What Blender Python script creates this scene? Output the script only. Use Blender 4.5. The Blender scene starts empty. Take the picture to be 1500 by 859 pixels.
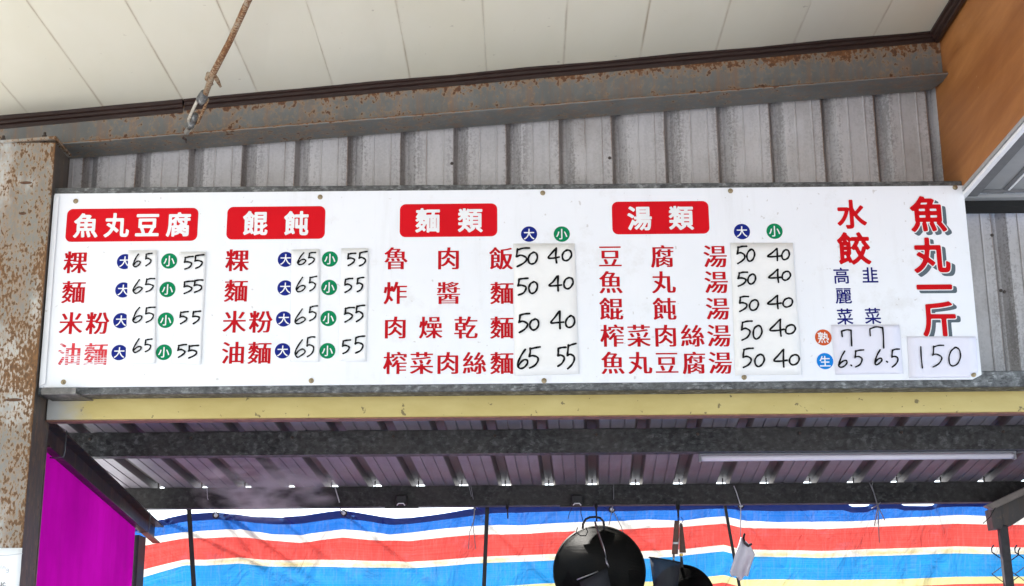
import bpy, math, random
from mathutils import Vector, Matrix
random.seed(7)
S = bpy.context.scene
COL = S.collection
# ---------------------------------------------------------------- camera
F = 2119.0
YAW, PITCH, ROLL = math.radians(.4), math.radians(15.45), math.radians(-.4)
CAM = Vector((0, 0, 1.6))
CR = Matrix.Rotation(YAW, 3, 'Z') @ Matrix.Rotation(math.pi/2+PITCH, 3, 'X') @ Matrix.Rotation(ROLL, 3, 'Z')
cd = bpy.data.cameras.new('camera'); cam = bpy.data.objects.new('camera', cd); COL.objects.link(cam)
cd.sensor_fit = 'HORIZONTAL'; cd.sensor_width = 36; cd.lens = 36*F/1500
cd.clip_start = .05; cd.clip_end = 2000
cam.matrix_world = Matrix.Translation(CAM) @ CR.to_4x4()
S.camera = cam
# ---------------------------------------------------------------- sky, sun, exposure
SUN_EL, SUN_AZ = math.radians(52), math.radians(-28)     # azimuth from +Y (behind the stall) towards +X
W = bpy.data.worlds.new('World'); S.world = W; W.use_nodes = True
nt = W.node_tree; nt.nodes.clear()
sk = nt.nodes.new('ShaderNodeTexSky'); sk.sky_type = 'NISHITA'; sk.sun_disc = False
sk.sun_elevation = SUN_EL; sk.sun_rotation = SUN_AZ
sk.dust_density = 2.5; sk.air_density = 1.0
bg = nt.nodes.new('ShaderNodeBackground'); bg.inputs[1].default_value = .15
wo = nt.nodes.new('ShaderNodeOutputWorld')
nt.links.new(sk.outputs[0], bg.inputs[0]); nt.links.new(bg.outputs[0], wo.inputs[0])
sl = bpy.data.lights.new('sun', 'SUN'); sl.energy = 4.0; sl.angle = math.radians(.5); sl.color = (1, .96, .9)
so = bpy.data.objects.new('sun', sl); COL.objects.link(so)
sd = Vector((math.cos(SUN_EL)*math.sin(SUN_AZ), math.cos(SUN_EL)*math.cos(SUN_AZ), math.sin(SUN_EL)))
so.rotation_euler = sd.to_track_quat('Z', 'Y').to_euler()
S.view_settings.view_transform = 'Standard'; S.view_settings.look = 'None'
S.view_settings.exposure = 2.1; S.view_settings.gamma = 1
S.render.engine = 'CYCLES'
S.cycles.use_denoising = True
S.cycles.max_bounces = 10; S.cycles.diffuse_bounces = 6; S.cycles.transmission_bounces = 6
S.cycles.volume_bounces = 1; S.cycles.sample_clamp_indirect = 8
# ---------------------------------------------------------------- helpers
def ray(px, py):
    return CR @ Vector(((px-750)/F, -(py-429.5)/F, -1))
def P(px, py, Y):
    d = ray(px, py); return CAM + d*((Y-CAM.y)/d.y)
def PZ(px, py, Z):
    d = ray(px, py); return CAM + d*((Z-CAM.z)/d.z)
def PX(px, py, X):
    d = ray(px, py); return CAM + d*((X-CAM.x)/d.x)
def lerp(a, b, t): return a+(b-a)*t
def interp(tab, x):
    if x <= tab[0][0]: return tab[0][1]
    for (a, b), (c, d) in zip(tab, tab[1:]):
        if x <= c: return lerp(b, d, (x-a)/(c-a))
    return tab[-1][1]
class MB:
    """collects shapes in world coordinates; build() links them as ONE mesh object"""
    def __init__(s): s.v = []; s.f = []; s.uv = None; s.smooth = False
    def add(s, vs, fs):
        n = len(s.v); s.v += [Vector(v) for v in vs]; s.f += [tuple(i+n for i in f) for f in fs]; return s
    def hexa(s, a, b):
        """eight corners: ring a (4) and ring b (4)"""
        return s.add(list(a)+list(b), [(3,2,1,0),(4,5,6,7),(0,1,5,4),(1,2,6,5),(2,3,7,6),(3,0,4,7)])
    def box(s, x0, x1, y0, y1, z0, z1):
        return s.hexa([(x0,y0,z0),(x1,y0,z0),(x1,y1,z0),(x0,y1,z0)], [(x0,y0,z1),(x1,y0,z1),(x1,y1,z1),(x0,y1,z1)])
    def loft(s, rings, cap=True, closed=True):
        n = len(rings[0]); b = len(s.v); m = len(rings)
        vs = [v for r in rings for v in r]; fs = []
        for i in range(m-1):
            for j in range(n if closed else n-1):
                k = (j+1) % n
                fs.append((i*n+j, i*n+k, (i+1)*n+k, (i+1)*n+j))
        if cap and closed: fs += [tuple(range(n))[::-1], tuple((m-1)*n+i for i in range(n))]
        return s.add(vs, fs)
    def tube(s, pts, r, n=8, cap=True):
        pts = [Vector(p) for p in pts]; rs = r if isinstance(r, (list, tuple)) else [r]*len(pts)
        rings = []; up = None
        for i, p in enumerate(pts):
            d = (pts[min(i+1, len(pts)-1)]-pts[max(i-1, 0)]).normalized()
            if up is None:
                up = Vector((0,0,1)) if abs(d.z) < .9 else Vector((1,0,0))
            u = d.cross(up).normalized(); w = u.cross(d).normalized(); up = w
            rings.append([p+(u*math.cos(2*math.pi*k/n)+w*math.sin(2*math.pi*k/n))*rs[i] for k in range(n)])
        return s.loft(rings, cap)
    def prism(s, poly, y0, y1):
        """poly: (x,z) pairs, extruded along Y"""
        n = len(poly)
        return s.add([(x,y0,z) for x,z in poly]+[(x,y1,z) for x,z in poly],
            [tuple(range(n)), tuple(range(2*n-1, n-1, -1))]+[(i, i+n, (i+1)%n+n, (i+1)%n) for i in range(n)])
    def lathe(s, c, axis, prof, n=32):
        axis = Vector(axis).normalized(); c = Vector(c)
        u = axis.orthogonal().normalized(); w = axis.cross(u)
        rings = [[c+axis*h+(u*math.cos(2*math.pi*k/n)+w*math.sin(2*math.pi*k/n))*max(r, 1e-4) for k in range(n)] for r, h in prof]
        return s.loft(rings, True)
    def build(s, name, mat, parent=None, smooth=False, bevel=0, solid=0):
        o0 = Vector(parent['_o']) if parent is not None and '_o' in parent else Vector((0,0,0))
        if parent is None:
            lo = [min(v[i] for v in s.v) for i in range(3)]; hi = [max(v[i] for v in s.v) for i in range(3)]
            o0 = Vector(((lo[0]+hi[0])/2, (lo[1]+hi[1])/2, lo[2]))
        me = bpy.data.meshes.new(name); me.from_pydata([v-o0 for v in s.v], [], s.f); me.update()
        if s.uv:
            l = me.uv_layers.new(name='uv')
            for poly in me.polygons:
                for li in poly.loop_indices: l.data[li].uv = s.uv[me.loops[li].vertex_index]
        me.materials.append(mat)
        if smooth:
            for p in me.polygons: p.use_smooth = True
        o = bpy.data.objects.new(name, me); COL.objects.link(o)
        if parent is not None: o.parent = parent
        else: o.location = o0
        o['_o'] = o0
        if bevel:
            m = o.modifiers.new('bevel', 'BEVEL'); m.width = bevel; m.segments = 2; m.limit_method = 'ANGLE'
            m.harden_normals = False
        if solid:
            m = o.modifiers.new('solid', 'SOLIDIFY'); m.thickness = solid
        return o
def tag(o, label=None, cat=None, group=None, kind=None):
    if label: o['label'] = label
    if cat: o['category'] = cat
    if group: o['group'] = group
    if kind: o['kind'] = kind
    return o
def thing(name, loc, label, cat, group=None):
    o = bpy.data.objects.new(name, None); o.empty_display_size = .1; COL.objects.link(o)
    o.location = loc; o['_o'] = Vector(loc)
    return tag(o, label, cat, group)
# ---------------------------------------------------------------- materials
class NB:
    def __init__(s, name, rough=.6, metal=0, spec=.5):
        s.m = bpy.data.materials.new(name); s.m.use_nodes = True; s.t = s.m.node_tree
        s.b = s.t.nodes['Principled BSDF']; s.out = s.t.nodes['Material Output']
        s.b.inputs['Roughness'].default_value = rough; s.b.inputs['Metallic'].default_value = metal
        s.b.inputs['Specular IOR Level'].default_value = spec
        s.tc = s.t.nodes.new('ShaderNodeNewGeometry').outputs['Position']
    def n(s, typ, **kw):
        nd = s.t.nodes.new(typ)
        for k, v in kw.items(): setattr(nd, k, v)
        return nd
    def L(s, a, b): s.t.links.new(a, b)
    def set(s, sock, v):
        if isinstance(v, (int, float, tuple)): sock.default_value = v
        else: s.L(v, sock)
    def map(s, sc=(1,1,1), off=(0,0,0), src=None):
        m = s.n('ShaderNodeMapping'); m.inputs['Scale'].default_value = sc; m.inputs['Location'].default_value = off
        s.L(src or s.tc, m.inputs['Vector']); return m.outputs[0]
    def noise(s, scale, detail=4, rough=.55, vec=None, dist=0):
        n = s.n('ShaderNodeTexNoise'); n.inputs['Scale'].default_value = scale; n.inputs['Detail'].default_value = detail
        n.inputs['Roughness'].default_value = rough; n.inputs['Distortion'].default_value = dist
        s.L(vec if vec is not None else s.tc, n.inputs['Vector']); return n.outputs['Fac']
    def ramp(s, fac, stops, interp='LINEAR'):
        r = s.n('ShaderNodeValToRGB'); r.color_ramp.interpolation = interp
        e = r.color_ramp.elements
        while len(e) < len(stops): e.new(.5)
        for el, (p, c) in zip(e, stops):
            el.position = p; el.color = c if isinstance(c, tuple) and len(c) == 4 else ((c+(1,)) if isinstance(c, tuple) else (c, c, c, 1))
        s.L(fac, r.inputs[0]); return r.outputs[0]
    def mix(s, fac, a, b, mode='MIX'):
        m = s.n('ShaderNodeMix', data_type='RGBA', blend_type=mode)
        s.set(m.inputs[0], fac)
        for i, v in ((6, a), (7, b)):
            if isinstance(v, tuple): m.inputs[i].default_value = v+(1,) if len(v) == 3 else v
            else: s.L(v, m.inputs[i])
        return m.outputs[2]
    def math(s, op, a, b=0.0, c=0.0):
        m = s.n('ShaderNodeMath', operation=op); s.set(m.inputs[0], a); s.set(m.inputs[1], b); s.set(m.inputs[2], c); return m.outputs[0]
    def xyz(s, src=None):
        n = s.n('ShaderNodeSeparateXYZ'); s.L(src or s.tc, n.inputs[0]); return n.outputs
    def bump(s, h, strength=.3, dist=.004):
        b = s.n('ShaderNodeBump'); b.inputs['Strength'].default_value = strength; b.inputs['Distance'].default_value = dist
        s.L(h, b.inputs['Height']); s.L(b.outputs[0], s.b.inputs['Normal'])
    def col(s, c):
        if isinstance(c, tuple): s.b.inputs['Base Color'].default_value = c+(1,)
        else: s.L(c, s.b.inputs['Base Color'])
        return s
def plain(name, c, rough=.5, metal=0, var=.12, sc=30):
    b = NB(name, rough, metal)
    n = b.noise(sc, 4)
    b.col(b.mix(b.ramp(n, [(.3, 0.0), (.7, 1.0)]), tuple(x*(1-var) for x in c), tuple(min(1, x*(1+var)) for x in c)))
    b.bump(n, .12, .001)
    return b.m
def rusty(name, base, amount=.5, chip=(60, 60, 34), rust1=(.19, .07, .022), rust2=(.075, .03, .014), edge=None, rough=.62, stain=.35, runs=.3, white=None):
    """painted steel: mottled paint, rust chips where two noises agree, brown stain around them"""
    b = NB(name, rough)
    big = b.noise(2.6, 5, .6)
    mid = b.noise(11, 5, .65, b.map((1, 1, .8)))
    fine = b.noise(1, 3, .6, b.map(chip))
    a = b.math('ADD', b.math('MULTIPLY', big, .30), b.math('MULTIPLY', fine, .60))
    a = b.math('ADD', a, b.math('MULTIPLY', mid, .30))
    if edge is not None: a = b.math('ADD', a, edge(b))
    th = .80-.2*amount
    chips = b.ramp(a, [(0, 0.0), (th-.012, 0.0), (th+.03, 1.0)])
    halo = b.ramp(a, [(0, 0.0), (th-.09, 0.0), (th+.02, stain)])
    paint = b.mix(b.ramp(mid, [(.35, 0.0), (.7, 1.0)]), tuple(x*.82 for x in base), base)
    if white: paint = b.mix(b.ramp(b.noise(3.4, 5, .65, b.map((1, 1, .55), (7, 2, 5))), [(.50, 0.0), (.60, 1.0)]), paint, white)
    run = b.noise(1, 5, .7, b.map((24, 24, 2.4), (2, 2, 8)))
    paint = b.mix(b.math('MULTIPLY', b.ramp(run, [(.48, 0.0), (.68, 1.0)]), runs), paint, (.25, .12, .05))
    dirt = b.ramp(b.noise(5, 6, .7, b.map((1, 1, .5), (3, 1, 2))), [(.42, 0.0), (.75, .45)])
    paint = b.mix(dirt, paint, (base[0]*.55, base[1]*.5, base[2]*.42))
    paint = b.mix(halo, paint, (.34, .2, .09))
    rust = b.mix(b.ramp(fine, [(.4, 0.0), (.65, 1.0)]), rust1, rust2)
    b.col(b.mix(chips, paint, rust))
    b.L(b.math('ADD', b.math('MULTIPLY', chips, .25), rough-.08), b.b.inputs['Roughness'])
    b.bump(b.math('SUBTRACT', b.math('MULTIPLY', fine, .35), b.math('MULTIPLY', chips, .5)), .35, .002)
    return b.m
def galvanised(name, lo=.09, hi=.30, tint=(1, 1, 1), dirt=.4, rough=.5, sc=60):
    b = NB(name, rough, .25)
    v = b.n('ShaderNodeTexVoronoi'); v.inputs['Scale'].default_value = sc; v.inputs['Randomness'].default_value = 1
    b.L(b.mix(.06, b.tc, b.n('ShaderNodeTexNoise').outputs['Color']), v.inputs['Vector'])
    cells = b.n('ShaderNodeSeparateColor'); b.L(v.outputs['Color'], cells.inputs[0])
    n = b.noise(38, 4, .62)
    f = b.math('ADD', b.math('MULTIPLY', cells.outputs[0], .22), b.math('MULTIPLY', n, .8))
    c = b.ramp(f, [(.36, tuple(lo*t for t in tint)), (.52, tuple((lo*.75+hi*.25)*t for t in tint)), (.60, tuple((lo*.6+hi*.4)*t for t in tint)), (.70, tuple(hi*t for t in tint))])
    d = b.ramp(b.noise(2.2, 7, .75), [(.38, 0.0), (.7, min(1, dirt*1.6))])
    b.col(b.mix(d, c, (.05, .045, .04)))
    b.L(b.ramp(f, [(.2, rough+.12), (.9, rough-.1)]), b.b.inputs['Roughness'])
    b.bump(n, .15, .001)
    return b.m
G = {}
G['s','粿'] = [[230,127,228,135,228,312,224,324,220,319,178,250,167,238,130,238,123,240,96,290,97,299,130,347,172,427,198,490,214,535,212,538,208,539,113,539,105,541,103,547,103,587,105,590,110,592,220,592,225,595,227,599,227,634,224,640,197,634,157,634,151,637,148,647,147,662,137,717,113,799,115,807,150,816,197,815,204,804,220,756,224,747,227,759,228,864,229,872,238,874,325,874,328,872,329,866,329,757,332,741,335,744,341,761,355,817,359,822,404,822,422,818,427,822,430,830,437,832,856,832,866,830,869,822,869,519,866,516,859,515,699,514,696,512,694,507,694,457,696,452,702,450,882,450,890,447,892,407,890,402,886,400,742,400,734,398,733,395,737,385,751,362,799,299,837,258,862,237,897,210,900,204,898,197,872,169,864,163,819,163,785,190,741,235,702,282,697,285,694,277,694,135,693,127,684,125,597,125,593,127,592,133,592,287,589,295,583,292,549,254,509,216,454,174,432,163,392,164,362,200,360,204,362,210,410,241,457,281,509,336,530,362,548,387,551,395,549,398,542,400,427,400,422,397,422,395,440,370,441,362,414,326,407,320,365,321,359,325,337,360,332,363,330,359,329,135,328,127,319,125,238,125],
[392,430,395,429,397,432,399,447,404,450,587,450,590,452,592,457,592,509,589,513,582,515,434,515,429,517,427,535,422,539,335,539,331,537,329,532,329,502,332,494],
[539,559,585,559,590,562,592,569,592,640,589,648,582,650,537,650,528,647,527,640,527,567,529,561],
[707,559,757,559,763,562,764,569,764,640,761,648,754,650,704,650,696,647,694,640,694,567,697,561],
[343,592,417,592,425,595,427,602,427,699,424,716,420,710,396,650,387,634,375,632,347,632,335,634,331,632,330,597,335,592],
[539,694,585,694,590,697,592,704,592,775,589,782,582,785,537,785,528,781,527,775,527,702,529,696],
[707,694,757,694,763,697,764,704,764,775,761,782,754,785,704,785,696,781,694,775,694,702,697,696]]
G['s','麵'] = [[130,123,107,157,106,162,107,167,143,182,200,212,245,244,257,255,258,260,251,270,210,302,204,302,192,292,187,290,147,290,140,292,115,319,113,327,119,335,161,375,186,404,218,452,242,501,248,504,260,505,263,507,265,527,262,535,260,535,224,506,175,475,137,474,130,477,107,505,107,511,143,531,182,559,214,585,236,607,238,612,218,624,187,592,180,589,147,589,140,592,120,606,116,614,137,642,157,674,172,709,184,749,190,751,224,751,260,745,264,749,265,761,263,769,257,771,123,772,119,775,117,779,117,807,120,812,127,814,260,815,263,817,265,822,265,872,267,875,275,876,349,876,357,875,359,869,360,819,362,816,367,815,450,815,453,817,457,828,464,829,889,829,900,827,902,787,900,781,896,780,751,779,744,778,740,767,720,667,721,662,727,660,876,660,884,658,886,654,886,137,884,127,876,125,797,125,792,130,790,160,779,162,569,162,565,160,562,157,562,130,557,125,480,125,472,127,470,135,470,392,467,408,462,402,450,372,424,325,380,262,380,257,383,252,416,222,437,197,439,192,437,187,420,172,402,160,359,160,326,200,319,203,262,165,195,131,170,123],
[564,214,567,213,577,213,580,214,582,222,582,599,579,608,572,609,565,608,562,599,562,224],
[671,214,674,213,682,213,685,214,687,220,687,309,684,316,680,317,672,316,670,309,670,222],
[776,214,781,212,789,214,791,222,791,599,790,607,785,609,777,608,775,599,775,224],
[306,317,309,316,315,318,335,347,356,387,360,400,359,405,352,407,292,406,245,345,245,339,248,338,280,336],
[671,362,674,360,682,360,685,362,687,367,687,460,684,465,680,467,672,465,670,460,670,370],
[460,440,467,438,469,442,470,480,467,486,427,487,420,489,365,535,360,532,358,497,355,495,343,494,337,491,319,452,319,449,327,447,437,449],
[671,512,674,510,682,510,685,512,687,517,687,602,684,608,680,609,672,608,670,602,670,519],
[461,549,467,548,469,552,470,595,467,600,430,602,404,626,400,625,390,618,374,614,377,609],
[484,660,607,660,614,661,619,672,634,747,636,767,635,777,627,779,497,779,490,778,484,773,480,772,370,771,362,770,359,759,360,724,362,716,367,724,373,744,377,748,424,749,450,744,453,742,454,737,443,699,443,690,451,680,471,662],
[260,687,262,687,265,692,265,709,262,717,259,714,255,699,255,692]]
G['s','米'] = [[444,127,442,135,442,387,440,398,434,395,385,334,351,297,299,248,232,194,187,164,180,163,140,164,104,202,101,210,104,214,133,231,172,259,208,286,252,326,292,366,348,432,388,490,391,497,390,500,382,502,117,502,114,505,113,509,113,552,115,558,123,559,430,559,440,561,442,569,443,869,444,872,450,874,545,874,550,872,552,864,552,569,555,561,565,559,874,559,883,557,884,549,884,509,883,505,879,502,612,502,604,500,603,497,633,452,656,424,718,357,771,309,799,286,852,249,894,224,898,218,859,172,852,170,822,170,809,173,771,197,732,227,674,276,618,332,559,402,555,405,552,395,552,130,549,127,542,125,452,125],
[662,611,624,628,621,632,620,637,679,729,708,781,732,831,739,834,781,834,835,812,839,807,837,799,804,744,759,674,717,616,707,609],
[275,616,270,622,260,647,227,709,168,799,168,804,172,809,210,825,255,827,266,822,298,779,330,729,351,694,373,650,373,642,370,638,322,616,309,614]]
G['s','粉'] = [[232,127,230,135,230,315,228,326,222,322,183,255,172,241,167,238,125,239,96,292,97,297,140,362,171,422,191,467,214,532,213,537,208,539,113,539,105,541,103,547,103,587,105,590,110,592,222,592,228,595,230,602,230,634,228,640,222,640,197,634,157,634,151,637,132,729,113,799,113,804,120,808,155,816,197,815,202,808,224,737,228,731,230,747,230,866,231,872,235,874,322,874,330,872,332,864,332,757,335,744,341,757,355,814,359,822,400,824,451,809,454,802,449,787,413,690,390,637,387,633,382,632,349,632,337,634,332,629,332,599,335,593,343,592,410,592,420,598,445,627,470,664,490,704,513,769,535,854,542,856,577,856,629,849,633,844,634,837,616,764,588,684,555,619,530,585,511,562,508,557,509,552,517,549,779,549,785,552,785,559,761,589,739,622,704,694,683,751,667,807,660,844,661,849,664,852,697,859,717,862,754,860,758,854,768,814,784,759,795,727,812,692,833,654,851,629,900,572,898,565,876,543,866,527,859,525,837,524,832,519,826,392,814,257,808,222,801,192,788,162,779,152,767,143,751,136,734,133,652,130,637,133,602,133,597,134,595,137,586,177,587,183,595,185,629,185,647,182,680,184,687,191,695,204,706,245,719,355,727,490,724,493,719,494,656,494,651,492,647,484,641,437,629,377,609,317,593,277,565,228,541,195,501,155,464,127,457,125,424,125,414,129,386,160,383,167,387,173,424,201,446,222,471,255,493,292,509,329,526,385,538,450,544,490,542,493,537,494,450,495,445,500,443,512,440,514,420,516,411,535,407,538,339,539,335,538,332,532,332,502,334,494,440,372,444,367,443,362,412,322,402,319,372,319,365,322,339,358,335,361,332,349,332,130,329,127,322,125,240,125]]
G['s','油'] = [[385,127,382,137,383,699,385,703,392,704,567,704,575,706,577,714,577,864,579,872,587,874,677,874,680,872,682,866,682,714,684,706,692,704,874,704,882,703,883,699,883,135,882,131,876,130,785,130,781,133,779,137,778,170,777,174,771,174,497,175,490,174,488,170,487,133,485,127,482,125,392,125],
[195,137,151,170,148,175,149,180,202,265,277,401,285,404,317,404,325,403,364,370,366,365,363,357,299,235,245,140,240,136,235,135,202,135],
[499,228,569,228,575,229,576,232,577,404,575,412,572,414,494,414,490,413,488,410,487,235,490,229],
[694,228,771,228,777,229,778,232,779,404,778,412,775,414,690,414,684,413,682,410,682,235,684,229],
[499,470,569,470,575,471,576,474,577,637,575,644,572,646,494,646,490,645,488,642,487,477,490,471],
[694,470,771,470,777,471,778,474,779,637,778,644,775,646,690,646,684,645,682,642,682,477,684,471],
[267,511,192,559,125,596,123,599,125,607,147,637,155,640,197,638,287,595,343,559,344,555,342,549,315,511,277,509],
[315,731,260,769,166,822,164,824,164,829,190,861,197,864,232,864,250,860,327,822,388,785,391,779,390,771,361,732,352,729,322,729]]
G['s','魯'] = [[232,124,230,133,229,382,228,385,224,385,202,369,190,363,147,363,140,364,133,369,110,385,106,390,109,397,140,423,160,447,175,472,190,505,232,507,275,492,282,487,281,477,273,457,260,430,237,397,237,395,240,393,761,392,770,390,771,382,771,137,769,127,761,125,667,125,663,130,660,147,654,150,347,150,336,147,334,127,329,123,240,123],
[347,192,656,193,660,195,662,200,661,248,660,251,652,252,339,251,336,250,335,245,335,200,337,194],
[347,290,656,290,660,292,662,297,661,345,660,348,652,349,339,349,336,347,335,343,335,297,337,292],
[814,364,764,416,732,443,689,474,690,483,712,507,712,512,709,514,208,515,204,517,202,522,201,637,197,640,175,629,137,629,133,633,106,664,103,670,108,674,170,714,235,765,276,807,313,852,326,872,332,876,377,876,425,866,428,864,429,859,409,829,409,824,412,822,557,822,579,824,624,823,652,808,656,799,635,767,609,737,609,731,617,729,789,729,795,727,796,724,797,522,795,516,777,514,774,509,778,505,812,483,852,452,894,413,899,404,895,397,862,364,854,363,827,362],
[557,400,549,404,528,450,509,480,508,484,515,489,549,501,595,501,600,497,624,462,642,430,643,422,640,419,595,400],
[367,402,359,403,358,407,345,450,333,477,333,484,343,490,375,499,420,498,424,494,432,482,443,457,451,432,453,420,447,415,410,403],
[317,555,440,555,443,557,444,562,444,599,442,602,434,604,309,604,306,602,305,597,305,559,309,555],
[559,555,687,555,690,557,692,562,691,599,690,602,682,604,552,604,548,602,547,597,548,559,552,555],
[317,640,440,640,443,642,444,647,444,687,442,690,434,692,309,691,306,690,305,684,305,647,307,641],
[559,640,687,640,690,642,692,647,691,687,690,690,682,692,552,691,548,690,547,684,547,647,549,641],
[339,729,484,730,500,741,518,759,532,777,532,781,525,785,372,784,324,737,324,732,327,730]]
G['s','肉'] = [[147,127,145,137,145,744,147,755,155,757,442,758,447,761,449,775,457,837,457,859,461,872,470,874,555,874,565,872,567,866,564,824,555,764,556,759,559,758,844,757,852,754,854,744,854,187,849,165,842,152,834,143,824,137,812,133,759,125,640,125,629,128,616,172,617,181,624,182,677,182,694,180,729,180,742,184,748,195,748,512,747,515,744,515,712,478,667,478,555,559,505,592,497,594,491,589,460,551,434,528,385,494,335,471,319,467,280,468,261,492,255,494,252,482,252,287,254,280,260,278,287,290,332,316,361,339,395,376,414,407,434,447,454,517,462,519,549,519,558,517,559,509,545,457,538,434,539,427,619,370,707,302,737,275,739,270,737,264,699,228,656,228,592,285,555,316,512,348,497,356,492,352,461,315,417,279,385,258,327,231,277,230,272,233,260,251,255,252,252,245,252,133,250,127,240,125,155,125],
[253,517,257,515,262,516,312,541,350,569,372,591,388,609,408,642,424,677,430,694,430,700,422,702,265,702,254,699,252,690],
[744,527,748,527,749,535,749,692,747,700,739,702,552,702,542,698,532,672,532,667,535,662,637,600]]
G['s','飯'] = [[452,124,414,148,413,155,417,165,414,169,382,170,375,172,361,208,355,213,345,211,270,177,212,149,192,137,150,135,145,136,141,140,123,185,126,190,137,199,146,210,154,232,155,629,157,633,162,634,257,634,263,637,265,642,245,707,242,708,175,653,167,649,160,647,125,647,117,650,96,692,96,699,170,757,210,795,251,847,268,874,275,879,315,879,352,864,356,856,350,842,353,834,426,777,466,739,482,729,484,737,484,791,486,797,490,798,579,807,684,822,742,835,797,852,837,852,844,849,875,817,875,812,868,807,829,795,761,780,697,769,609,761,587,758,585,749,585,650,587,643,595,642,777,642,795,644,837,644,864,637,872,632,873,624,859,545,837,464,805,380,765,302,763,292,768,282,791,254,823,222,859,194,898,170,900,167,899,162,869,126,822,126,767,161,749,176,712,214,704,217,655,170,629,149,595,127,549,126,545,129,522,156,517,152,505,128,500,123,460,123],
[532,180,537,180,547,187,588,220,627,262,645,285,649,292,647,302,614,365,588,430,582,437,577,404,577,385,564,299,554,255,545,222,531,185],
[444,240,447,238,451,242,464,292,472,335,479,395,482,430,482,472,484,490,484,694,482,697,477,695,460,675,414,675,333,751,307,772,302,772,251,719,248,711,290,724,329,723,336,714,365,636,372,634,447,634,452,633,454,629,454,372,453,367,447,365,265,365,257,363,255,355,255,245,260,241,265,243,327,270,329,275,328,280,310,317,311,322,315,327,347,342,385,342,390,341,395,337],
[701,395,704,393,707,393,712,402,743,484,766,577,766,587,761,592,647,592,642,590,640,587,643,569,663,492,680,442],
[267,407,347,407,355,409,357,417,357,472,356,480,347,482,265,482,257,481,255,474,255,414,257,409],
[267,525,347,525,355,526,357,535,357,585,356,592,347,595,265,595,257,592,255,587,255,532,257,526]]
G['s','炸'] = [[140,125,109,157,106,162,106,167,110,175,136,208,166,257,187,307,201,355,214,414,222,480,222,509,224,527,224,634,222,653,207,559,188,494,182,492,145,493,105,508,101,512,100,517,112,555,122,602,134,704,140,707,187,707,220,701,224,704,224,862,228,870,235,872,319,872,328,869,329,862,329,699,332,682,337,693,346,727,349,733,390,734,402,731,437,717,441,712,420,650,430,666,457,732,478,799,496,869,502,876,547,876,600,864,600,859,589,812,571,751,572,747,575,744,892,744,900,742,902,699,900,694,896,692,667,692,660,690,657,687,656,582,660,574,667,572,876,572,883,569,884,559,884,527,883,522,879,520,667,519,660,518,656,509,656,397,659,390,667,387,886,386,890,385,892,380,892,349,890,339,884,337,667,337,660,336,656,327,656,135,654,127,647,125,559,125,552,127,550,130,549,662,547,679,542,673,502,587,483,555,467,533,424,533,402,550,385,561,372,552,335,552,329,550,328,547,327,500,319,407,420,282,435,262,434,254,397,218,352,218,347,222,300,292,295,296,292,295,270,242,250,204,228,172,198,135,188,125,182,123,147,123]]
G['s','醬'] = [[162,124,160,135,160,377,161,385,170,387,367,387,370,390,372,395,372,424,370,428,362,430,107,430,103,434,103,442,103,464,107,469,884,470,892,469,896,464,896,434,894,431,889,430,619,430,612,428,610,424,609,395,611,390,614,387,827,387,835,385,837,377,837,135,835,127,832,125,737,125,732,130,730,143,722,145,275,145,264,143,262,127,257,123,170,123],
[275,175,724,175,729,177,731,180,731,208,729,213,722,214,270,214,265,213,263,210,262,182,265,177],
[275,245,724,245,729,246,731,250,731,275,729,281,724,282,562,282,545,285,529,294,519,307,515,332,514,349,512,353,472,355,464,351,456,329,446,315,417,292,382,276,347,265,309,258,267,257,263,252,264,248],
[264,297,270,295,295,300,315,306,339,317,350,325,360,335,366,345,366,352,357,355,272,355,265,353,262,345],
[644,309,717,310,727,312,731,315,731,319,730,352,722,355,619,355,612,353,609,347,609,329,614,317,619,313],
[480,387,507,387,513,390,515,420,512,428,477,430,469,427,467,392,472,387],
[145,499,118,515,116,522,133,542,148,569,159,609,160,629,157,633,152,634,110,636,107,644,109,672,117,674,285,674,291,677,292,684,292,717,291,722,287,724,155,724,147,727,145,734,145,852,147,859,150,861,230,862,238,859,240,852,240,769,241,764,248,762,285,762,291,764,292,771,292,866,294,872,299,874,385,874,392,872,394,866,395,809,397,804,400,804,467,820,519,837,557,853,595,874,604,876,640,876,674,869,678,862,664,849,664,844,667,842,827,842,846,832,850,827,849,821,828,797,787,766,734,738,674,716,617,700,569,690,464,674,410,675,406,677,400,687,397,688,395,684,395,662,397,659,402,657,674,657,680,659,681,662,682,699,684,705,692,707,775,707,779,705,781,702,781,664,783,660,787,657,882,656,889,655,892,650,892,629,890,624,886,623,791,622,783,619,781,612,781,532,771,514,757,505,737,500,704,497,604,497,597,500,587,521,582,526,569,520,527,520,487,555,438,589,440,596,457,614,457,620,450,622,404,622,397,620,395,614,395,507,393,500,385,497,297,498,294,500,292,505,292,629,287,634,265,634,257,633,255,629,254,604,243,562,230,535,214,512,202,501,195,498,152,497],
[614,535,667,535,677,539,682,552,682,614,680,620,672,622,532,622,522,620,521,617,525,613,559,590,600,557,603,549,596,537,599,535],
[397,712,400,710,410,710,457,714,494,720,502,724,503,727,500,731,469,754,469,761,477,771,472,772,444,767,400,767,396,764,395,759],
[581,742,592,741,599,744,600,747,595,755,555,780,554,787,565,799,555,798,507,783,494,777,532,774],
[663,771,670,770,677,771,707,787,734,807,734,812,732,814,599,814,569,802,614,798]]
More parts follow.
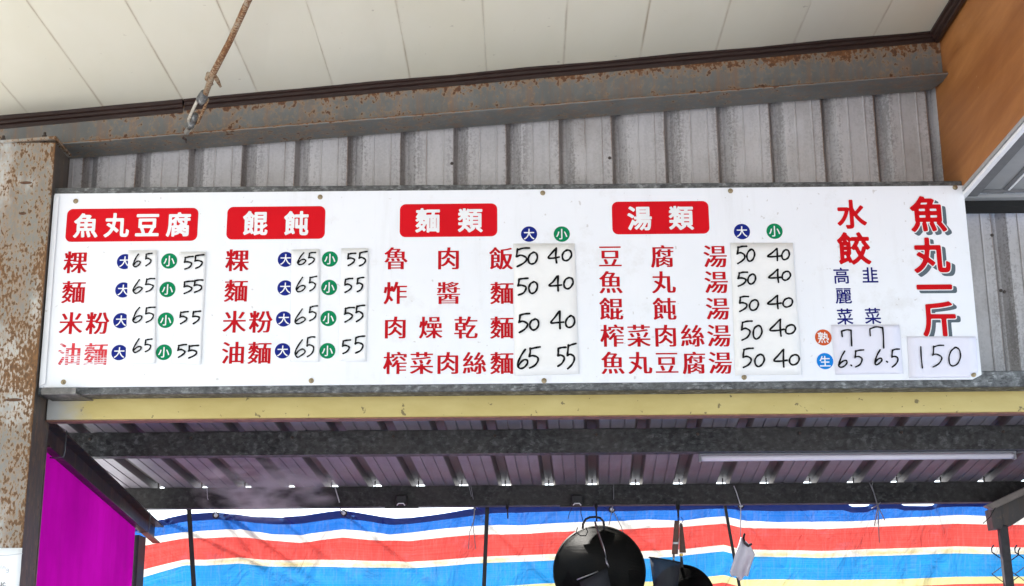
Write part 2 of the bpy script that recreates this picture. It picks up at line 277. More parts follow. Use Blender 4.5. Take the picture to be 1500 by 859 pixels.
G['s','燥'] = [[569,129,567,135,567,257,565,265,559,263,528,235,480,197,440,170,397,147,355,146,324,182,323,187,327,192,349,202,400,231,452,269,486,297,525,336,528,343,527,346,519,347,352,348,349,349,347,355,347,387,349,393,357,395,559,395,565,397,567,402,567,464,565,470,562,471,380,472,371,474,370,482,370,592,367,602,362,595,345,551,335,549,302,551,298,547,295,474,287,410,289,402,376,280,379,272,378,265,347,231,339,230,307,230,301,235,271,287,265,292,262,287,251,257,228,205,195,153,178,133,170,130,137,130,102,165,102,172,127,210,152,260,172,312,187,372,194,420,202,512,202,552,200,573,181,512,175,498,170,495,130,496,103,510,98,515,98,519,110,555,122,612,134,707,140,709,165,709,197,706,201,709,202,862,204,870,212,872,287,872,295,869,297,862,297,694,299,674,304,682,313,727,316,734,322,737,355,737,392,725,399,719,397,704,380,652,382,646,602,644,609,643,612,634,612,480,614,471,619,471,622,477,622,634,624,643,632,644,856,644,868,642,869,632,869,482,868,474,859,472,670,471,666,470,664,464,664,402,666,397,672,395,879,395,886,393,889,387,889,355,887,349,884,348,712,347,704,346,703,343,709,331,753,287,771,272,827,231,872,204,893,195,896,190,895,185,864,150,854,147,822,149,787,169,744,199,699,236,672,263,667,265,664,257,664,137,663,130,654,127,577,127],
[472,515,509,515,515,516,517,519,517,597,515,602,512,604,467,604,462,602,460,599,460,522,462,516],
[727,515,769,515,775,517,777,525,777,595,775,602,767,604,724,604,716,602,714,595,714,522,717,516],
[444,694,442,702,442,847,444,854,447,856,787,856,795,855,796,852,797,702,795,694,791,692,454,692],
[549,734,690,734,697,736,699,744,699,804,697,812,687,814,547,814,539,812,537,804,537,742,539,736]]
G['s','乾'] = [[262,124,260,133,260,260,257,268,250,270,105,270,99,272,97,282,97,312,99,317,103,319,250,319,257,322,259,325,260,385,257,393,250,395,140,395,134,397,133,407,133,660,135,663,140,664,250,664,257,666,260,674,259,734,257,737,252,739,113,740,109,742,107,747,107,781,110,788,117,789,255,790,258,791,260,797,260,866,262,875,270,876,359,876,363,874,365,869,365,799,367,791,375,789,505,789,511,787,512,779,512,747,511,742,507,740,375,739,367,737,365,729,365,674,366,667,375,664,480,665,488,672,503,699,533,764,552,819,569,874,575,876,607,876,662,866,670,862,671,859,663,827,640,761,640,757,644,752,884,751,893,749,894,707,893,702,889,700,617,698,612,694,575,627,543,579,545,575,552,575,802,575,829,565,837,561,839,555,830,542,704,387,641,302,617,265,609,248,602,230,602,210,605,202,609,197,629,190,779,191,789,200,796,220,802,265,803,305,809,307,849,306,896,289,900,287,902,282,899,242,889,190,879,165,866,150,847,138,807,133,604,133,555,138,535,145,519,154,505,169,498,180,493,202,492,218,496,235,506,262,505,268,372,270,367,268,365,262,365,133,363,125,355,123,270,123],
[521,297,527,300,579,377,680,507,686,517,684,520,677,522,517,522,514,525,512,529,511,569,509,573,502,574,497,573,494,567,494,404,493,397,484,395,375,395,367,393,365,387,365,327,366,322,372,320,515,319,519,315],
[248,437,382,437,390,439,392,447,392,500,390,507,380,509,245,509,238,508,235,502,235,444,238,439],
[248,549,387,550,390,552,392,557,392,614,390,618,382,619,240,619,236,617,235,612,235,557,238,551]]
G['s','榨'] = [[557,122,555,130,555,437,552,450,547,447,513,407,460,356,414,356,380,381,373,390,378,397,438,454,465,487,505,542,537,596,545,599,579,599,632,581,634,577,632,570,602,519,602,515,604,512,894,512,902,511,904,505,904,474,903,470,899,467,670,467,662,465,660,460,660,400,661,395,664,393,872,392,877,390,879,382,879,355,874,350,670,349,662,348,660,339,660,285,661,277,670,275,882,275,885,272,886,267,885,232,876,230,664,229,661,228,660,222,660,130,658,123,650,120,565,120],
[222,124,220,133,218,367,218,369,212,364,196,329,177,297,172,292,167,290,133,290,126,292,100,339,98,347,142,430,168,492,196,575,216,656,214,660,210,662,125,662,117,663,115,670,116,709,117,713,123,714,210,714,218,717,220,724,220,862,221,869,232,872,312,872,321,869,322,862,322,722,324,717,329,714,372,714,378,717,380,724,380,797,381,802,385,804,579,804,587,806,588,814,564,859,564,864,575,869,609,879,650,879,657,876,674,852,697,809,702,805,892,804,899,802,902,795,902,697,900,690,896,687,809,687,802,688,799,694,799,751,798,757,795,759,487,759,482,758,480,751,479,687,477,681,470,680,412,679,407,674,406,664,400,662,332,662,324,660,322,632,324,622,407,482,417,464,419,457,415,450,396,427,386,417,380,415,339,416,327,438,325,440,323,437,322,133,321,125,312,123,230,123],
[417,556,388,587,386,589,387,595,424,619,463,647,498,677,535,714,542,717,582,717,625,699,625,694,622,690,596,662,562,631,484,569,460,555,424,555],
[795,569,757,606,725,632,648,690,646,694,649,699,677,721,722,721,787,677,864,616,875,604,876,597,849,571,837,567,802,567]]
G['s','菜'] = [[447,124,444,133,444,275,442,282,432,278,395,249,349,219,265,172,222,154,185,140,145,140,137,143,107,181,106,187,107,191,177,216,249,250,327,296,370,329,386,345,385,348,377,349,120,350,116,352,115,357,115,395,117,400,125,402,440,403,443,404,444,410,444,457,447,463,454,464,542,464,549,464,554,460,555,410,556,404,559,403,882,402,890,400,892,357,890,352,886,350,619,349,612,348,611,345,614,339,644,314,714,268,779,236,832,215,892,196,893,192,892,187,862,146,814,146,777,158,744,171,692,196,650,220,604,249,559,283,556,282,555,275,555,133,553,125,545,123,454,123],
[684,441,650,457,646,462,646,467,692,539,731,614,739,617,777,616,832,596,833,592,832,587,795,529,750,464,732,442,724,440],
[252,450,235,487,216,519,189,557,187,565,192,569,232,586,272,586,278,585,290,570,316,535,341,492,349,472,345,467,299,447,260,447],
[464,474,457,476,454,480,443,517,430,549,414,577,413,585,417,589,460,604,502,604,511,597,537,549,552,509,554,497,549,492,500,475],
[157,613,146,656,147,660,152,662,265,664,280,667,315,667,462,677,602,692,670,702,732,714,775,714,781,712,814,680,818,674,817,671,809,667,742,655,614,637,539,629,444,622,417,622,359,617,317,617,302,614,240,614,222,612,165,612],
[312,704,310,709,309,759,307,765,299,767,123,768,119,769,117,775,117,807,119,814,125,817,305,817,309,822,310,869,312,874,315,876,407,876,414,875,417,869,417,822,420,818,424,817,579,817,582,819,584,824,585,869,587,875,595,876,682,876,690,875,691,872,692,824,694,819,697,817,876,817,884,815,886,812,886,775,885,769,882,768,702,767,694,765,692,759,691,717,687,711,595,712,587,714,585,719,584,759,582,764,579,766,427,767,420,765,417,761,417,709,414,704,404,702,319,702]]
G['s','絲'] = [[569,127,556,165,557,170,565,172,619,173,627,175,631,182,632,347,629,364,624,355,603,290,578,232,555,192,549,188,545,187,502,188,457,209,437,205,400,205,393,208,346,349,349,356,382,366,424,367,431,365,448,325,477,246,483,252,503,295,532,390,539,392,572,392,627,382,631,385,632,427,629,434,614,434,579,430,537,420,500,420,494,424,481,464,482,470,512,491,563,542,608,595,617,607,619,612,609,614,572,609,535,599,497,600,493,602,490,607,478,644,481,650,497,663,513,682,548,732,581,787,617,861,624,864,662,864,704,846,710,842,710,837,664,754,607,672,605,664,609,663,637,664,664,669,734,773,777,774,817,749,821,742,817,732,782,682,727,609,670,542,623,492,622,487,634,484,737,494,759,498,761,502,759,509,722,579,721,587,727,593,757,606,802,606,810,599,845,539,868,494,890,434,886,430,847,411,807,410,802,410,798,414,787,446,781,451,744,449,734,446,732,437,732,170,727,152,714,137,687,128,662,125,577,125],
[133,144,103,154,99,157,98,162,124,240,147,338,155,342,195,342,235,334,240,327,235,299,214,220,189,147,185,143,180,143,143,143],
[267,167,265,172,262,214,255,275,245,329,245,335,250,339,290,349,329,349,335,344,342,312,354,230,359,182,352,176,309,165,275,165],
[809,197,771,302,737,375,742,381,779,394,822,394,830,390,862,327,878,290,901,222,900,214,896,212,852,195,817,195],
[123,386,118,392,107,424,107,434,138,457,168,487,204,528,244,579,242,583,235,584,197,579,157,569,120,570,116,572,113,577,101,609,101,617,133,647,166,690,218,769,272,872,280,874,317,874,357,858,363,854,364,849,357,832,308,749,268,690,234,644,231,637,238,635,290,642,323,690,356,744,362,751,402,751,412,751,447,729,451,724,451,719,403,647,356,582,302,516,265,475,255,460,272,460,359,472,365,474,366,484,343,545,345,555,385,567,424,566,430,563,437,549,459,494,481,430,484,414,483,410,472,403,440,393,400,393,393,397,386,422,382,425,375,424,248,404,197,394,165,385]]
G['s','豆'] = [[115,161,113,167,113,204,114,210,120,212,532,214,543,230,585,312,621,402,624,406,629,407,667,407,724,392,729,387,727,377,688,299,646,224,643,218,644,214,652,212,879,212,884,211,886,204,886,165,884,161,879,160,125,160],
[329,231,303,309,274,380,273,390,277,394,319,407,365,407,372,400,398,345,422,285,431,252,430,249,424,246,372,231,337,230],
[208,431,204,440,204,684,207,692,210,694,771,694,779,693,781,690,781,440,780,432,777,430,218,430],
[327,482,664,482,668,484,670,492,669,637,667,640,660,642,319,641,316,640,315,632,315,490,317,484],
[133,788,130,795,130,832,131,837,137,839,856,839,864,838,866,832,866,791,864,788,859,787,143,787]]
G['s','腐'] = [[150,122,109,152,106,157,123,197,142,252,154,307,167,400,172,472,172,804,175,812,182,814,477,815,480,817,481,822,461,859,461,864,462,868,470,871,509,879,545,879,555,879,560,874,592,819,599,815,886,814,895,812,896,771,895,767,889,764,287,764,280,763,277,757,277,634,280,626,287,629,335,666,378,709,404,744,412,747,454,746,492,733,494,729,492,722,469,692,468,687,472,685,684,685,687,687,689,692,690,734,692,740,699,742,779,742,787,740,788,737,789,692,791,686,799,684,882,684,887,682,889,650,887,644,884,643,799,642,791,640,789,632,789,527,785,512,778,502,764,495,739,490,712,489,697,487,627,487,623,482,618,454,619,450,624,447,839,447,848,444,849,437,849,187,845,162,837,150,819,140,785,133,660,133,655,137,646,165,647,173,654,175,739,176,744,179,747,185,744,200,739,198,722,183,677,183,602,220,565,235,515,204,471,185,437,175,390,174,387,167,386,135,382,130,295,130,286,133,285,143,285,434,287,445,295,447,517,447,522,453,528,484,532,493,609,495,613,500,608,517,612,521,680,522,684,525,687,529,690,547,690,632,687,640,680,642,460,642,454,643,453,647,452,660,450,665,442,660,440,652,440,490,437,481,427,480,349,480,343,481,339,487,339,567,335,569,292,567,280,571,278,569,275,454,269,392,254,287,238,222,221,170,197,123,187,120,157,120],
[389,218,395,216,424,226,452,240,477,256,505,285,525,318,612,316,614,307,603,285,604,276,742,217,744,218,747,222,746,287,744,290,732,287,692,288,604,329,567,343,559,344,522,319,472,299,437,290,390,288,387,280,387,224],
[388,329,395,328,420,336,437,343,462,359,490,383,499,397,500,404,492,407,397,407,390,406,387,397],
[740,329,744,329,747,337,747,400,745,404,742,407,609,407,602,404,597,395,596,390,599,384,664,361],
[597,532,579,532,572,535,480,592,476,597,477,602,500,621,545,622,575,608,617,584,647,565,647,557,634,543,622,534]]
G['s','湯'] = [[535,129,500,156,496,162,533,197,555,221,596,280,627,339,638,367,638,377,632,380,609,380,604,377,557,302,519,254,462,194,412,154,365,154,334,180,330,185,331,190,387,236,442,294,473,335,492,365,496,375,494,378,490,380,467,380,461,377,404,319,385,302,365,288,325,288,319,290,305,303,298,302,231,167,217,143,212,138,170,138,121,172,122,182,160,250,214,359,248,432,255,434,295,434,333,404,339,397,328,370,327,363,329,363,372,403,403,442,424,474,427,482,424,485,420,487,322,487,315,488,312,497,314,532,325,535,889,535,899,533,902,527,902,494,900,490,894,487,545,487,535,484,504,432,504,427,507,425,864,424,872,423,874,417,864,302,849,202,841,177,833,160,818,143,799,133,767,127,684,127,660,130,653,135,645,170,647,178,680,180,699,177,722,178,730,182,741,200,751,238,756,267,767,362,765,377,761,379,751,380,747,379,742,375,717,312,692,265,663,220,626,172,582,130,569,127,542,127],
[238,526,177,568,105,608,104,614,130,647,137,650,175,650,190,646,252,614,287,592,312,575,314,569,312,565,285,526,275,525],
[392,593,390,604,390,842,392,850,402,852,819,852,830,849,832,842,832,604,829,593,819,592,402,592],
[505,632,719,633,723,634,724,640,724,697,722,700,714,702,497,701,494,699,492,694,492,640,494,633],
[277,741,224,781,147,829,147,837,172,868,182,872,222,870,267,848,299,829,332,808,351,791,354,787,353,779,325,741,312,739,285,739],
[505,742,719,742,723,744,724,749,724,804,722,808,714,809,497,808,494,807,492,802,492,749,494,744]]
G['s','魚'] = [[150,121,107,147,104,152,131,177,158,210,185,250,212,305,220,307,255,307,309,291,311,282,282,224,251,177,218,139,195,120],
[799,124,748,204,717,245,684,285,683,290,687,293,729,312,769,312,777,310,795,292,828,255,855,220,887,172,898,152,896,148,892,145,844,123,807,123],
[367,135,365,143,365,177,362,204,352,282,362,287,395,289,450,289,454,285,457,275,467,214,472,172,471,143,464,138,424,133,375,133],
[572,134,569,140,549,202,521,272,520,280,522,284,527,286,565,295,612,295,619,287,643,235,665,177,671,150,666,145,617,133],
[202,346,200,355,199,585,195,588,145,588,110,624,109,629,113,635,143,656,185,690,246,751,291,807,337,877,345,879,380,879,442,865,443,859,426,832,425,827,430,822,557,822,575,824,617,824,624,822,656,802,658,797,653,785,614,724,592,694,592,690,595,687,797,687,805,684,807,674,807,357,804,346,795,345,212,345],
[317,392,434,392,442,393,444,402,444,484,443,492,434,494,315,494,307,493,305,484,305,400,307,393],
[562,392,690,392,697,393,699,402,699,484,697,492,690,494,559,494,552,493,549,484,549,400,552,393],
[317,539,434,539,442,541,444,549,444,629,443,637,434,640,315,640,307,638,305,629,305,547,307,541],
[562,539,690,539,697,541,699,549,699,629,697,637,690,640,559,640,552,638,549,629,549,547,552,541],
[332,687,467,687,477,696,510,739,527,764,528,775,519,777,390,776,381,769,355,736,317,694,317,690,319,687]]
G['s','丸'] = [[130,127,116,145,96,165,95,171,135,194,165,214,204,246,231,272,255,302,282,343,299,375,316,414,312,421,277,445,175,508,171,512,172,517,208,551,250,552,262,547,335,504,343,504,346,517,354,562,362,629,360,642,355,644,135,645,131,647,130,652,130,694,133,700,140,702,357,702,365,704,367,709,367,747,370,761,370,864,371,872,380,874,467,874,477,872,479,866,477,714,480,704,487,702,717,702,725,699,727,690,727,210,732,200,742,195,785,195,795,201,798,208,803,220,806,242,809,275,810,339,812,343,817,345,854,344,879,329,909,316,913,309,909,245,901,200,893,175,885,162,876,152,859,143,834,137,692,137,656,143,642,152,634,159,623,185,617,232,616,640,614,643,609,644,482,644,474,643,472,640,461,547,449,484,437,442,438,437,545,355,571,332,573,327,572,322,535,282,527,280,490,280,482,284,454,311,418,343,404,350,400,345,378,305,349,264,316,224,297,206,265,180,218,147,180,127,140,125]]
G['s','餛'] = [[472,121,467,127,450,165,447,175,442,176,412,165,370,165,364,170,353,202,347,204,232,158,202,145,182,133,143,133,136,137,119,175,118,182,120,187,143,210,148,220,152,235,153,632,155,636,160,637,255,637,260,639,261,642,243,692,238,700,232,698,180,653,167,646,157,644,127,644,120,646,96,692,96,699,148,739,187,775,221,814,241,842,260,872,267,879,309,879,355,862,356,854,350,839,353,832,410,785,460,739,462,739,464,744,464,829,466,834,470,836,854,837,864,835,866,827,866,555,865,547,862,545,470,545,466,547,464,552,464,697,462,704,457,703,434,683,392,683,319,757,302,769,295,765,251,717,251,714,252,712,282,719,329,718,333,714,367,639,432,636,435,634,437,627,437,370,434,366,430,365,265,365,257,363,255,352,255,245,257,238,262,238,312,255,326,262,326,272,306,317,309,325,345,339,390,339,396,335,424,277,459,195,462,192,464,194,471,210,474,235,474,507,476,515,480,517,567,517,575,515,577,507,577,414,579,410,582,407,652,407,660,410,662,417,662,509,663,515,670,517,751,517,760,515,761,507,762,422,764,415,777,421,814,452,827,457,859,457,866,455,896,422,893,414,879,403,819,364,767,332,762,327,762,322,762,190,764,182,769,178,779,175,795,175,802,179,806,185,812,202,814,224,815,260,817,265,824,267,859,266,906,245,909,238,903,192,895,162,882,142,872,136,854,130,712,130,694,133,682,139,672,150,664,165,660,167,555,137,515,120],
[578,212,585,210,632,221,654,222,660,224,662,232,662,349,660,358,652,359,587,359,579,357,577,347],
[267,407,327,407,333,410,335,417,335,474,332,483,325,484,265,484,256,482,255,474,255,414,257,409],
[267,525,327,525,333,527,335,535,335,585,332,592,325,595,265,595,256,592,255,585,255,529,260,525],
[579,589,759,590,763,592,764,597,764,667,761,670,754,672,572,671,569,670,567,664,567,597,569,591],
[579,712,759,712,763,714,764,719,764,789,761,792,754,795,572,794,569,791,567,787,567,719,569,714]]
G['s','飩'] = [[682,125,660,129,642,137,627,149,619,165,615,185,612,214,612,339,610,347,602,349,472,349,467,351,464,357,464,614,466,622,470,624,552,624,560,622,562,614,562,407,567,403,575,402,604,402,609,403,612,407,612,694,610,704,602,707,472,707,464,703,440,680,397,680,390,683,316,759,307,765,299,759,262,717,258,712,259,709,292,717,335,716,338,712,372,633,434,632,440,630,441,627,442,367,440,362,434,359,272,359,265,358,262,349,263,238,265,235,270,235,315,251,331,260,331,265,310,312,312,321,355,336,395,337,402,329,430,270,461,192,463,182,454,176,414,160,375,160,368,165,356,197,349,201,240,156,190,130,150,130,143,135,123,177,127,185,148,204,157,228,158,627,160,630,165,632,260,632,265,634,266,637,247,690,242,695,228,685,187,651,172,641,162,639,133,640,127,642,102,690,101,694,160,741,206,787,235,824,267,872,275,874,315,874,357,861,362,854,356,839,357,830,442,758,454,759,607,760,610,761,612,767,612,859,613,866,622,869,702,869,712,868,714,862,714,769,717,761,724,759,889,759,897,757,899,714,897,709,894,707,722,707,716,704,714,697,714,412,717,403,761,402,767,403,769,407,769,617,771,624,779,627,862,626,868,624,869,614,869,299,866,296,862,295,775,295,771,297,769,302,769,343,767,348,757,349,717,348,714,337,714,208,717,195,724,182,734,177,777,177,789,183,795,187,801,200,804,228,805,260,808,272,814,275,849,275,900,245,901,220,899,195,892,167,884,150,876,141,862,133,849,128,804,123,697,123],
[275,402,332,402,338,404,339,412,339,470,337,478,329,480,272,480,264,477,262,470,262,410,265,403],
[275,522,332,522,338,525,339,532,339,579,337,588,329,589,272,589,264,587,262,579,263,527,267,522]]
G['b','魚'] = [[165,97,152,103,113,127,103,137,99,150,105,165,146,204,174,242,190,270,209,309,209,319,201,337,198,352,197,555,195,564,190,567,165,562,150,569,109,612,104,622,104,632,107,641,115,650,193,709,245,761,292,819,332,880,342,892,352,898,365,899,427,886,440,876,444,869,447,852,457,845,592,845,609,842,647,818,654,809,657,799,656,789,652,777,621,724,620,719,622,714,627,711,637,710,775,710,787,707,797,700,802,690,805,672,805,357,802,336,789,319,787,312,794,299,849,232,889,172,896,160,897,147,895,137,889,130,872,118,832,100,819,99,807,104,796,115,766,165,745,195,679,277,676,290,682,309,680,314,667,318,627,318,614,315,612,309,613,305,640,242,659,192,670,157,670,143,664,130,650,120,602,108,585,110,576,115,570,125,550,187,517,272,515,282,518,292,532,312,527,316,515,318,460,318,444,315,441,309,453,282,464,222,470,170,471,140,468,130,461,120,447,113,402,106,385,109,371,117,364,133,359,200,349,275,353,292,368,312,355,317,322,318,309,316,305,312,310,287,307,270,291,235,256,177,235,150,202,114,182,99,175,96],
[313,417,332,415,432,417,437,420,441,427,441,457,436,464,424,467,315,467,305,460,303,447,305,425],
[558,417,577,415,687,417,692,420,697,427,696,457,690,464,680,467,559,467,550,460,548,447,549,425],
[313,565,332,562,432,564,437,567,441,575,441,602,436,609,424,613,315,612,305,604,303,592,305,572],
[558,565,577,562,687,564,692,567,697,575,696,602,690,609,680,613,559,612,550,604,548,592,549,572],
[358,712,377,710,472,711,481,714,489,722,498,734,500,742,494,748,484,750,382,749,370,744,355,727,353,717]]
G['b','丸'] = [[145,103,133,110,115,132,94,152,89,165,92,180,103,191,145,214,175,235,226,277,257,315,278,345,299,385,305,400,302,409,294,417,177,491,167,505,168,519,177,532,209,565,220,571,230,572,250,566,327,521,335,518,339,519,345,525,348,535,357,602,353,612,343,617,167,618,145,622,135,629,129,644,128,690,131,707,141,719,160,724,343,725,357,727,364,737,367,759,368,862,370,874,373,884,382,892,397,896,442,897,460,894,472,884,477,869,478,799,475,747,477,735,482,728,500,725,692,724,709,721,719,712,724,699,725,684,726,230,732,221,744,218,787,218,798,224,802,232,805,245,808,282,808,335,810,347,814,356,822,363,832,365,842,363,896,335,905,327,910,317,911,305,906,235,899,195,890,167,879,147,856,125,839,117,812,112,722,111,692,114,662,123,640,140,629,155,623,172,619,195,616,230,615,589,613,607,608,614,597,617,484,617,474,614,468,604,458,537,443,460,443,450,452,437,515,389,565,345,572,335,574,327,573,317,569,309,527,264,517,258,505,256,490,263,417,327,407,332,400,331,393,325,371,287,345,250,316,214,285,184,244,150,200,120,165,103,155,101]]
G['b','豆'] = [[135,135,125,138,117,145,111,162,112,210,116,222,125,231,135,234,147,235,305,236,315,239,318,245,318,255,306,290,273,370,265,395,255,402,230,404,218,408,210,415,204,427,203,680,205,697,213,709,224,715,242,717,734,717,757,716,771,707,778,697,780,680,780,447,778,427,775,417,767,409,742,402,734,397,724,367,668,257,665,245,670,238,680,236,847,235,869,231,880,220,885,202,884,160,881,150,874,140,862,135,842,133,157,133],
[440,238,454,235,525,235,535,237,542,241,552,257,596,347,610,385,612,392,609,398,602,402,587,403,400,403,390,402,382,399,380,392,381,385,416,299,431,248,434,241],
[323,507,343,505,640,505,656,507,664,512,667,522,666,604,660,613,647,615,325,614,316,607,313,592,313,522,316,512],
[152,761,140,767,131,779,128,795,128,829,131,844,137,853,147,859,160,862,829,862,844,860,854,855,862,844,864,832,865,795,861,777,852,766,834,761,177,760]]
G['b','腐'] = [[167,97,157,101,114,133,106,143,103,155,106,167,126,212,140,257,151,302,160,357,170,482,170,802,173,817,180,829,190,835,208,837,447,838,452,839,457,844,456,869,459,876,465,884,482,892,527,900,539,898,549,891,559,879,579,847,587,841,595,838,856,837,874,835,885,829,893,817,895,799,894,764,886,748,879,742,866,738,799,736,791,732,788,724,791,714,799,709,854,707,872,703,883,692,887,674,886,640,882,629,874,621,856,616,802,615,795,612,790,607,788,595,786,519,781,500,770,480,771,474,777,471,817,470,832,466,842,457,846,444,847,185,840,150,827,130,807,116,768,107,697,106,674,109,664,114,657,123,639,175,632,184,586,208,559,215,549,212,525,194,500,179,460,162,422,151,412,150,395,154,390,152,387,147,381,120,376,113,367,106,352,103,319,103,307,105,297,108,287,120,283,137,282,365,281,404,277,437,252,285,231,197,216,155,196,113,182,99],
[392,238,404,237,434,248,458,260,471,272,470,275,464,275,420,265,392,265,387,260,386,252,387,242],
[727,238,737,236,744,242,744,260,739,270,734,270,714,262,699,263,633,295,624,297,619,295,619,290,624,285,687,258],
[391,349,402,348,430,357,449,367,453,375,447,379,437,380,404,380,395,378,390,375,386,367,386,357],
[727,349,737,349,743,355,744,370,737,378,727,380,702,380,690,378,684,375,687,370,694,365],
[277,447,280,447,287,457,297,465,307,469,327,471,335,477,338,487,338,532,336,542,332,547,327,548,305,544,285,551,278,547,276,537,273,480],
[447,472,500,471,517,473,524,480,533,505,552,519,553,525,545,535,478,577,471,589,471,607,468,614,450,637,444,641,440,634,438,619,438,492,440,479],
[660,547,677,547,686,555,687,595,683,609,677,613,667,615,624,615,609,612,607,609,609,604,643,577,648,569,653,552],
[285,644,292,646,301,652,349,690,377,719,381,727,380,733,367,737,299,737,287,736,280,732,275,719,275,660,278,650],
[503,709,519,707,670,707,682,712,685,717,687,724,682,734,670,737,515,737,505,734,498,727,497,717]]
G['b','餛'] = [[487,97,480,100,472,107,454,143,446,152,434,154,400,141,382,141,370,150,356,177,347,184,332,181,257,150,167,110,157,109,150,111,138,123,116,167,113,182,118,197,145,224,150,242,150,602,147,614,127,627,117,640,93,687,91,697,94,707,105,719,152,755,187,786,228,834,265,889,272,896,282,899,305,896,337,885,348,879,356,866,358,844,363,834,444,760,454,755,460,758,462,767,463,824,465,839,472,851,484,858,507,860,822,860,837,859,849,856,860,844,865,824,865,562,863,542,856,528,844,520,829,518,777,518,764,512,760,500,761,444,764,434,769,433,775,434,827,473,837,477,847,476,862,467,889,437,896,424,896,414,892,403,879,390,819,349,772,319,764,312,760,297,760,218,764,204,770,200,791,198,805,202,808,208,811,218,815,270,820,280,829,286,837,287,847,285,889,267,902,255,906,245,906,235,901,185,889,145,879,130,864,116,849,109,829,104,742,103,714,107,694,115,667,141,656,144,569,121,502,98],
[459,208,464,209,468,214,473,240,473,509,472,519,465,539,463,552,462,672,460,682,454,685,447,682,436,672,430,664,428,656,434,637,435,622,434,365,427,348,407,336,403,327,450,218,454,210],
[581,232,587,230,599,231,647,244,656,250,660,262,660,312,659,322,654,329,642,332,597,332,587,332,579,327,575,315,575,252,576,240],
[262,257,272,258,297,267,307,272,312,277,312,287,305,309,301,327,297,333,292,336,265,336,260,335,255,328,253,315,254,270,255,262],
[263,432,277,430,319,431,329,437,331,447,326,454,317,457,265,457,257,452,255,444,257,437],
[586,432,642,430,652,433,656,437,660,450,660,497,659,507,654,514,642,518,597,518,587,517,579,512,575,500,575,447,579,437],
[265,549,317,548,326,552,329,559,325,565,317,567,267,567,262,565,258,559,258,555],
[575,614,592,613,747,613,754,615,759,619,761,632,757,641,744,645,582,645,572,642,567,634,567,622],
[224,662,235,661,242,665,244,672,240,680,232,683,222,677,218,667],
[364,662,375,661,382,663,385,667,384,674,377,684,359,701,349,710,343,712,341,704,350,677,356,667],
[575,737,592,735,747,735,754,737,759,742,761,754,757,764,744,768,582,767,572,764,567,757,567,744]]
G['b','飩'] = [[707,97,677,103,654,112,635,127,623,145,613,182,610,218,610,305,606,317,599,322,592,322,487,325,472,332,464,347,463,370,463,612,467,632,477,643,494,647,529,647,545,643,555,634,559,624,560,612,562,437,567,429,579,426,599,427,608,434,610,452,610,662,609,670,604,676,589,680,460,680,444,673,432,656,432,650,439,632,440,617,440,367,438,355,434,345,412,330,409,322,459,197,462,177,457,163,446,155,412,140,400,137,390,137,380,140,372,147,357,177,352,180,345,181,240,137,175,107,165,106,157,109,149,115,142,125,123,165,119,180,125,195,150,219,155,238,155,597,151,609,133,622,125,632,101,680,99,697,103,706,110,714,167,759,203,795,235,833,267,882,280,893,290,895,302,894,339,883,353,876,362,864,363,842,366,832,430,775,440,770,447,771,462,780,474,782,587,782,602,785,607,789,609,797,610,859,616,879,622,886,632,890,670,893,694,889,703,884,708,876,712,859,713,799,714,791,719,786,734,782,866,782,884,777,893,767,897,749,896,709,892,694,884,686,874,682,862,680,727,680,719,677,715,672,713,654,713,444,716,432,727,426,757,427,762,430,766,437,768,614,769,627,773,637,781,644,791,649,834,650,854,644,864,632,867,607,866,287,870,277,893,260,899,245,899,214,896,187,889,160,882,140,872,127,856,113,839,106,814,100,777,96],
[723,202,734,201,785,201,795,205,800,214,802,240,801,260,797,265,781,273,775,280,770,290,765,315,757,322,724,322,717,317,714,312,713,218,716,208],
[269,255,280,255,305,265,312,269,316,275,316,285,304,322,299,329,295,332,272,332,265,327,262,322,261,267,263,260],
[271,427,285,425,325,426,334,432,336,442,331,450,322,452,272,451,265,447,262,440,264,432],
[274,547,322,546,329,549,332,555,329,559,322,562,277,562,270,559,266,555,268,549],
[228,656,240,656,248,661,248,670,243,677,235,677,225,670,223,662],
[370,656,380,656,387,658,390,662,390,667,383,677,370,692,357,702,349,705,347,704,347,697,355,674,362,662]]
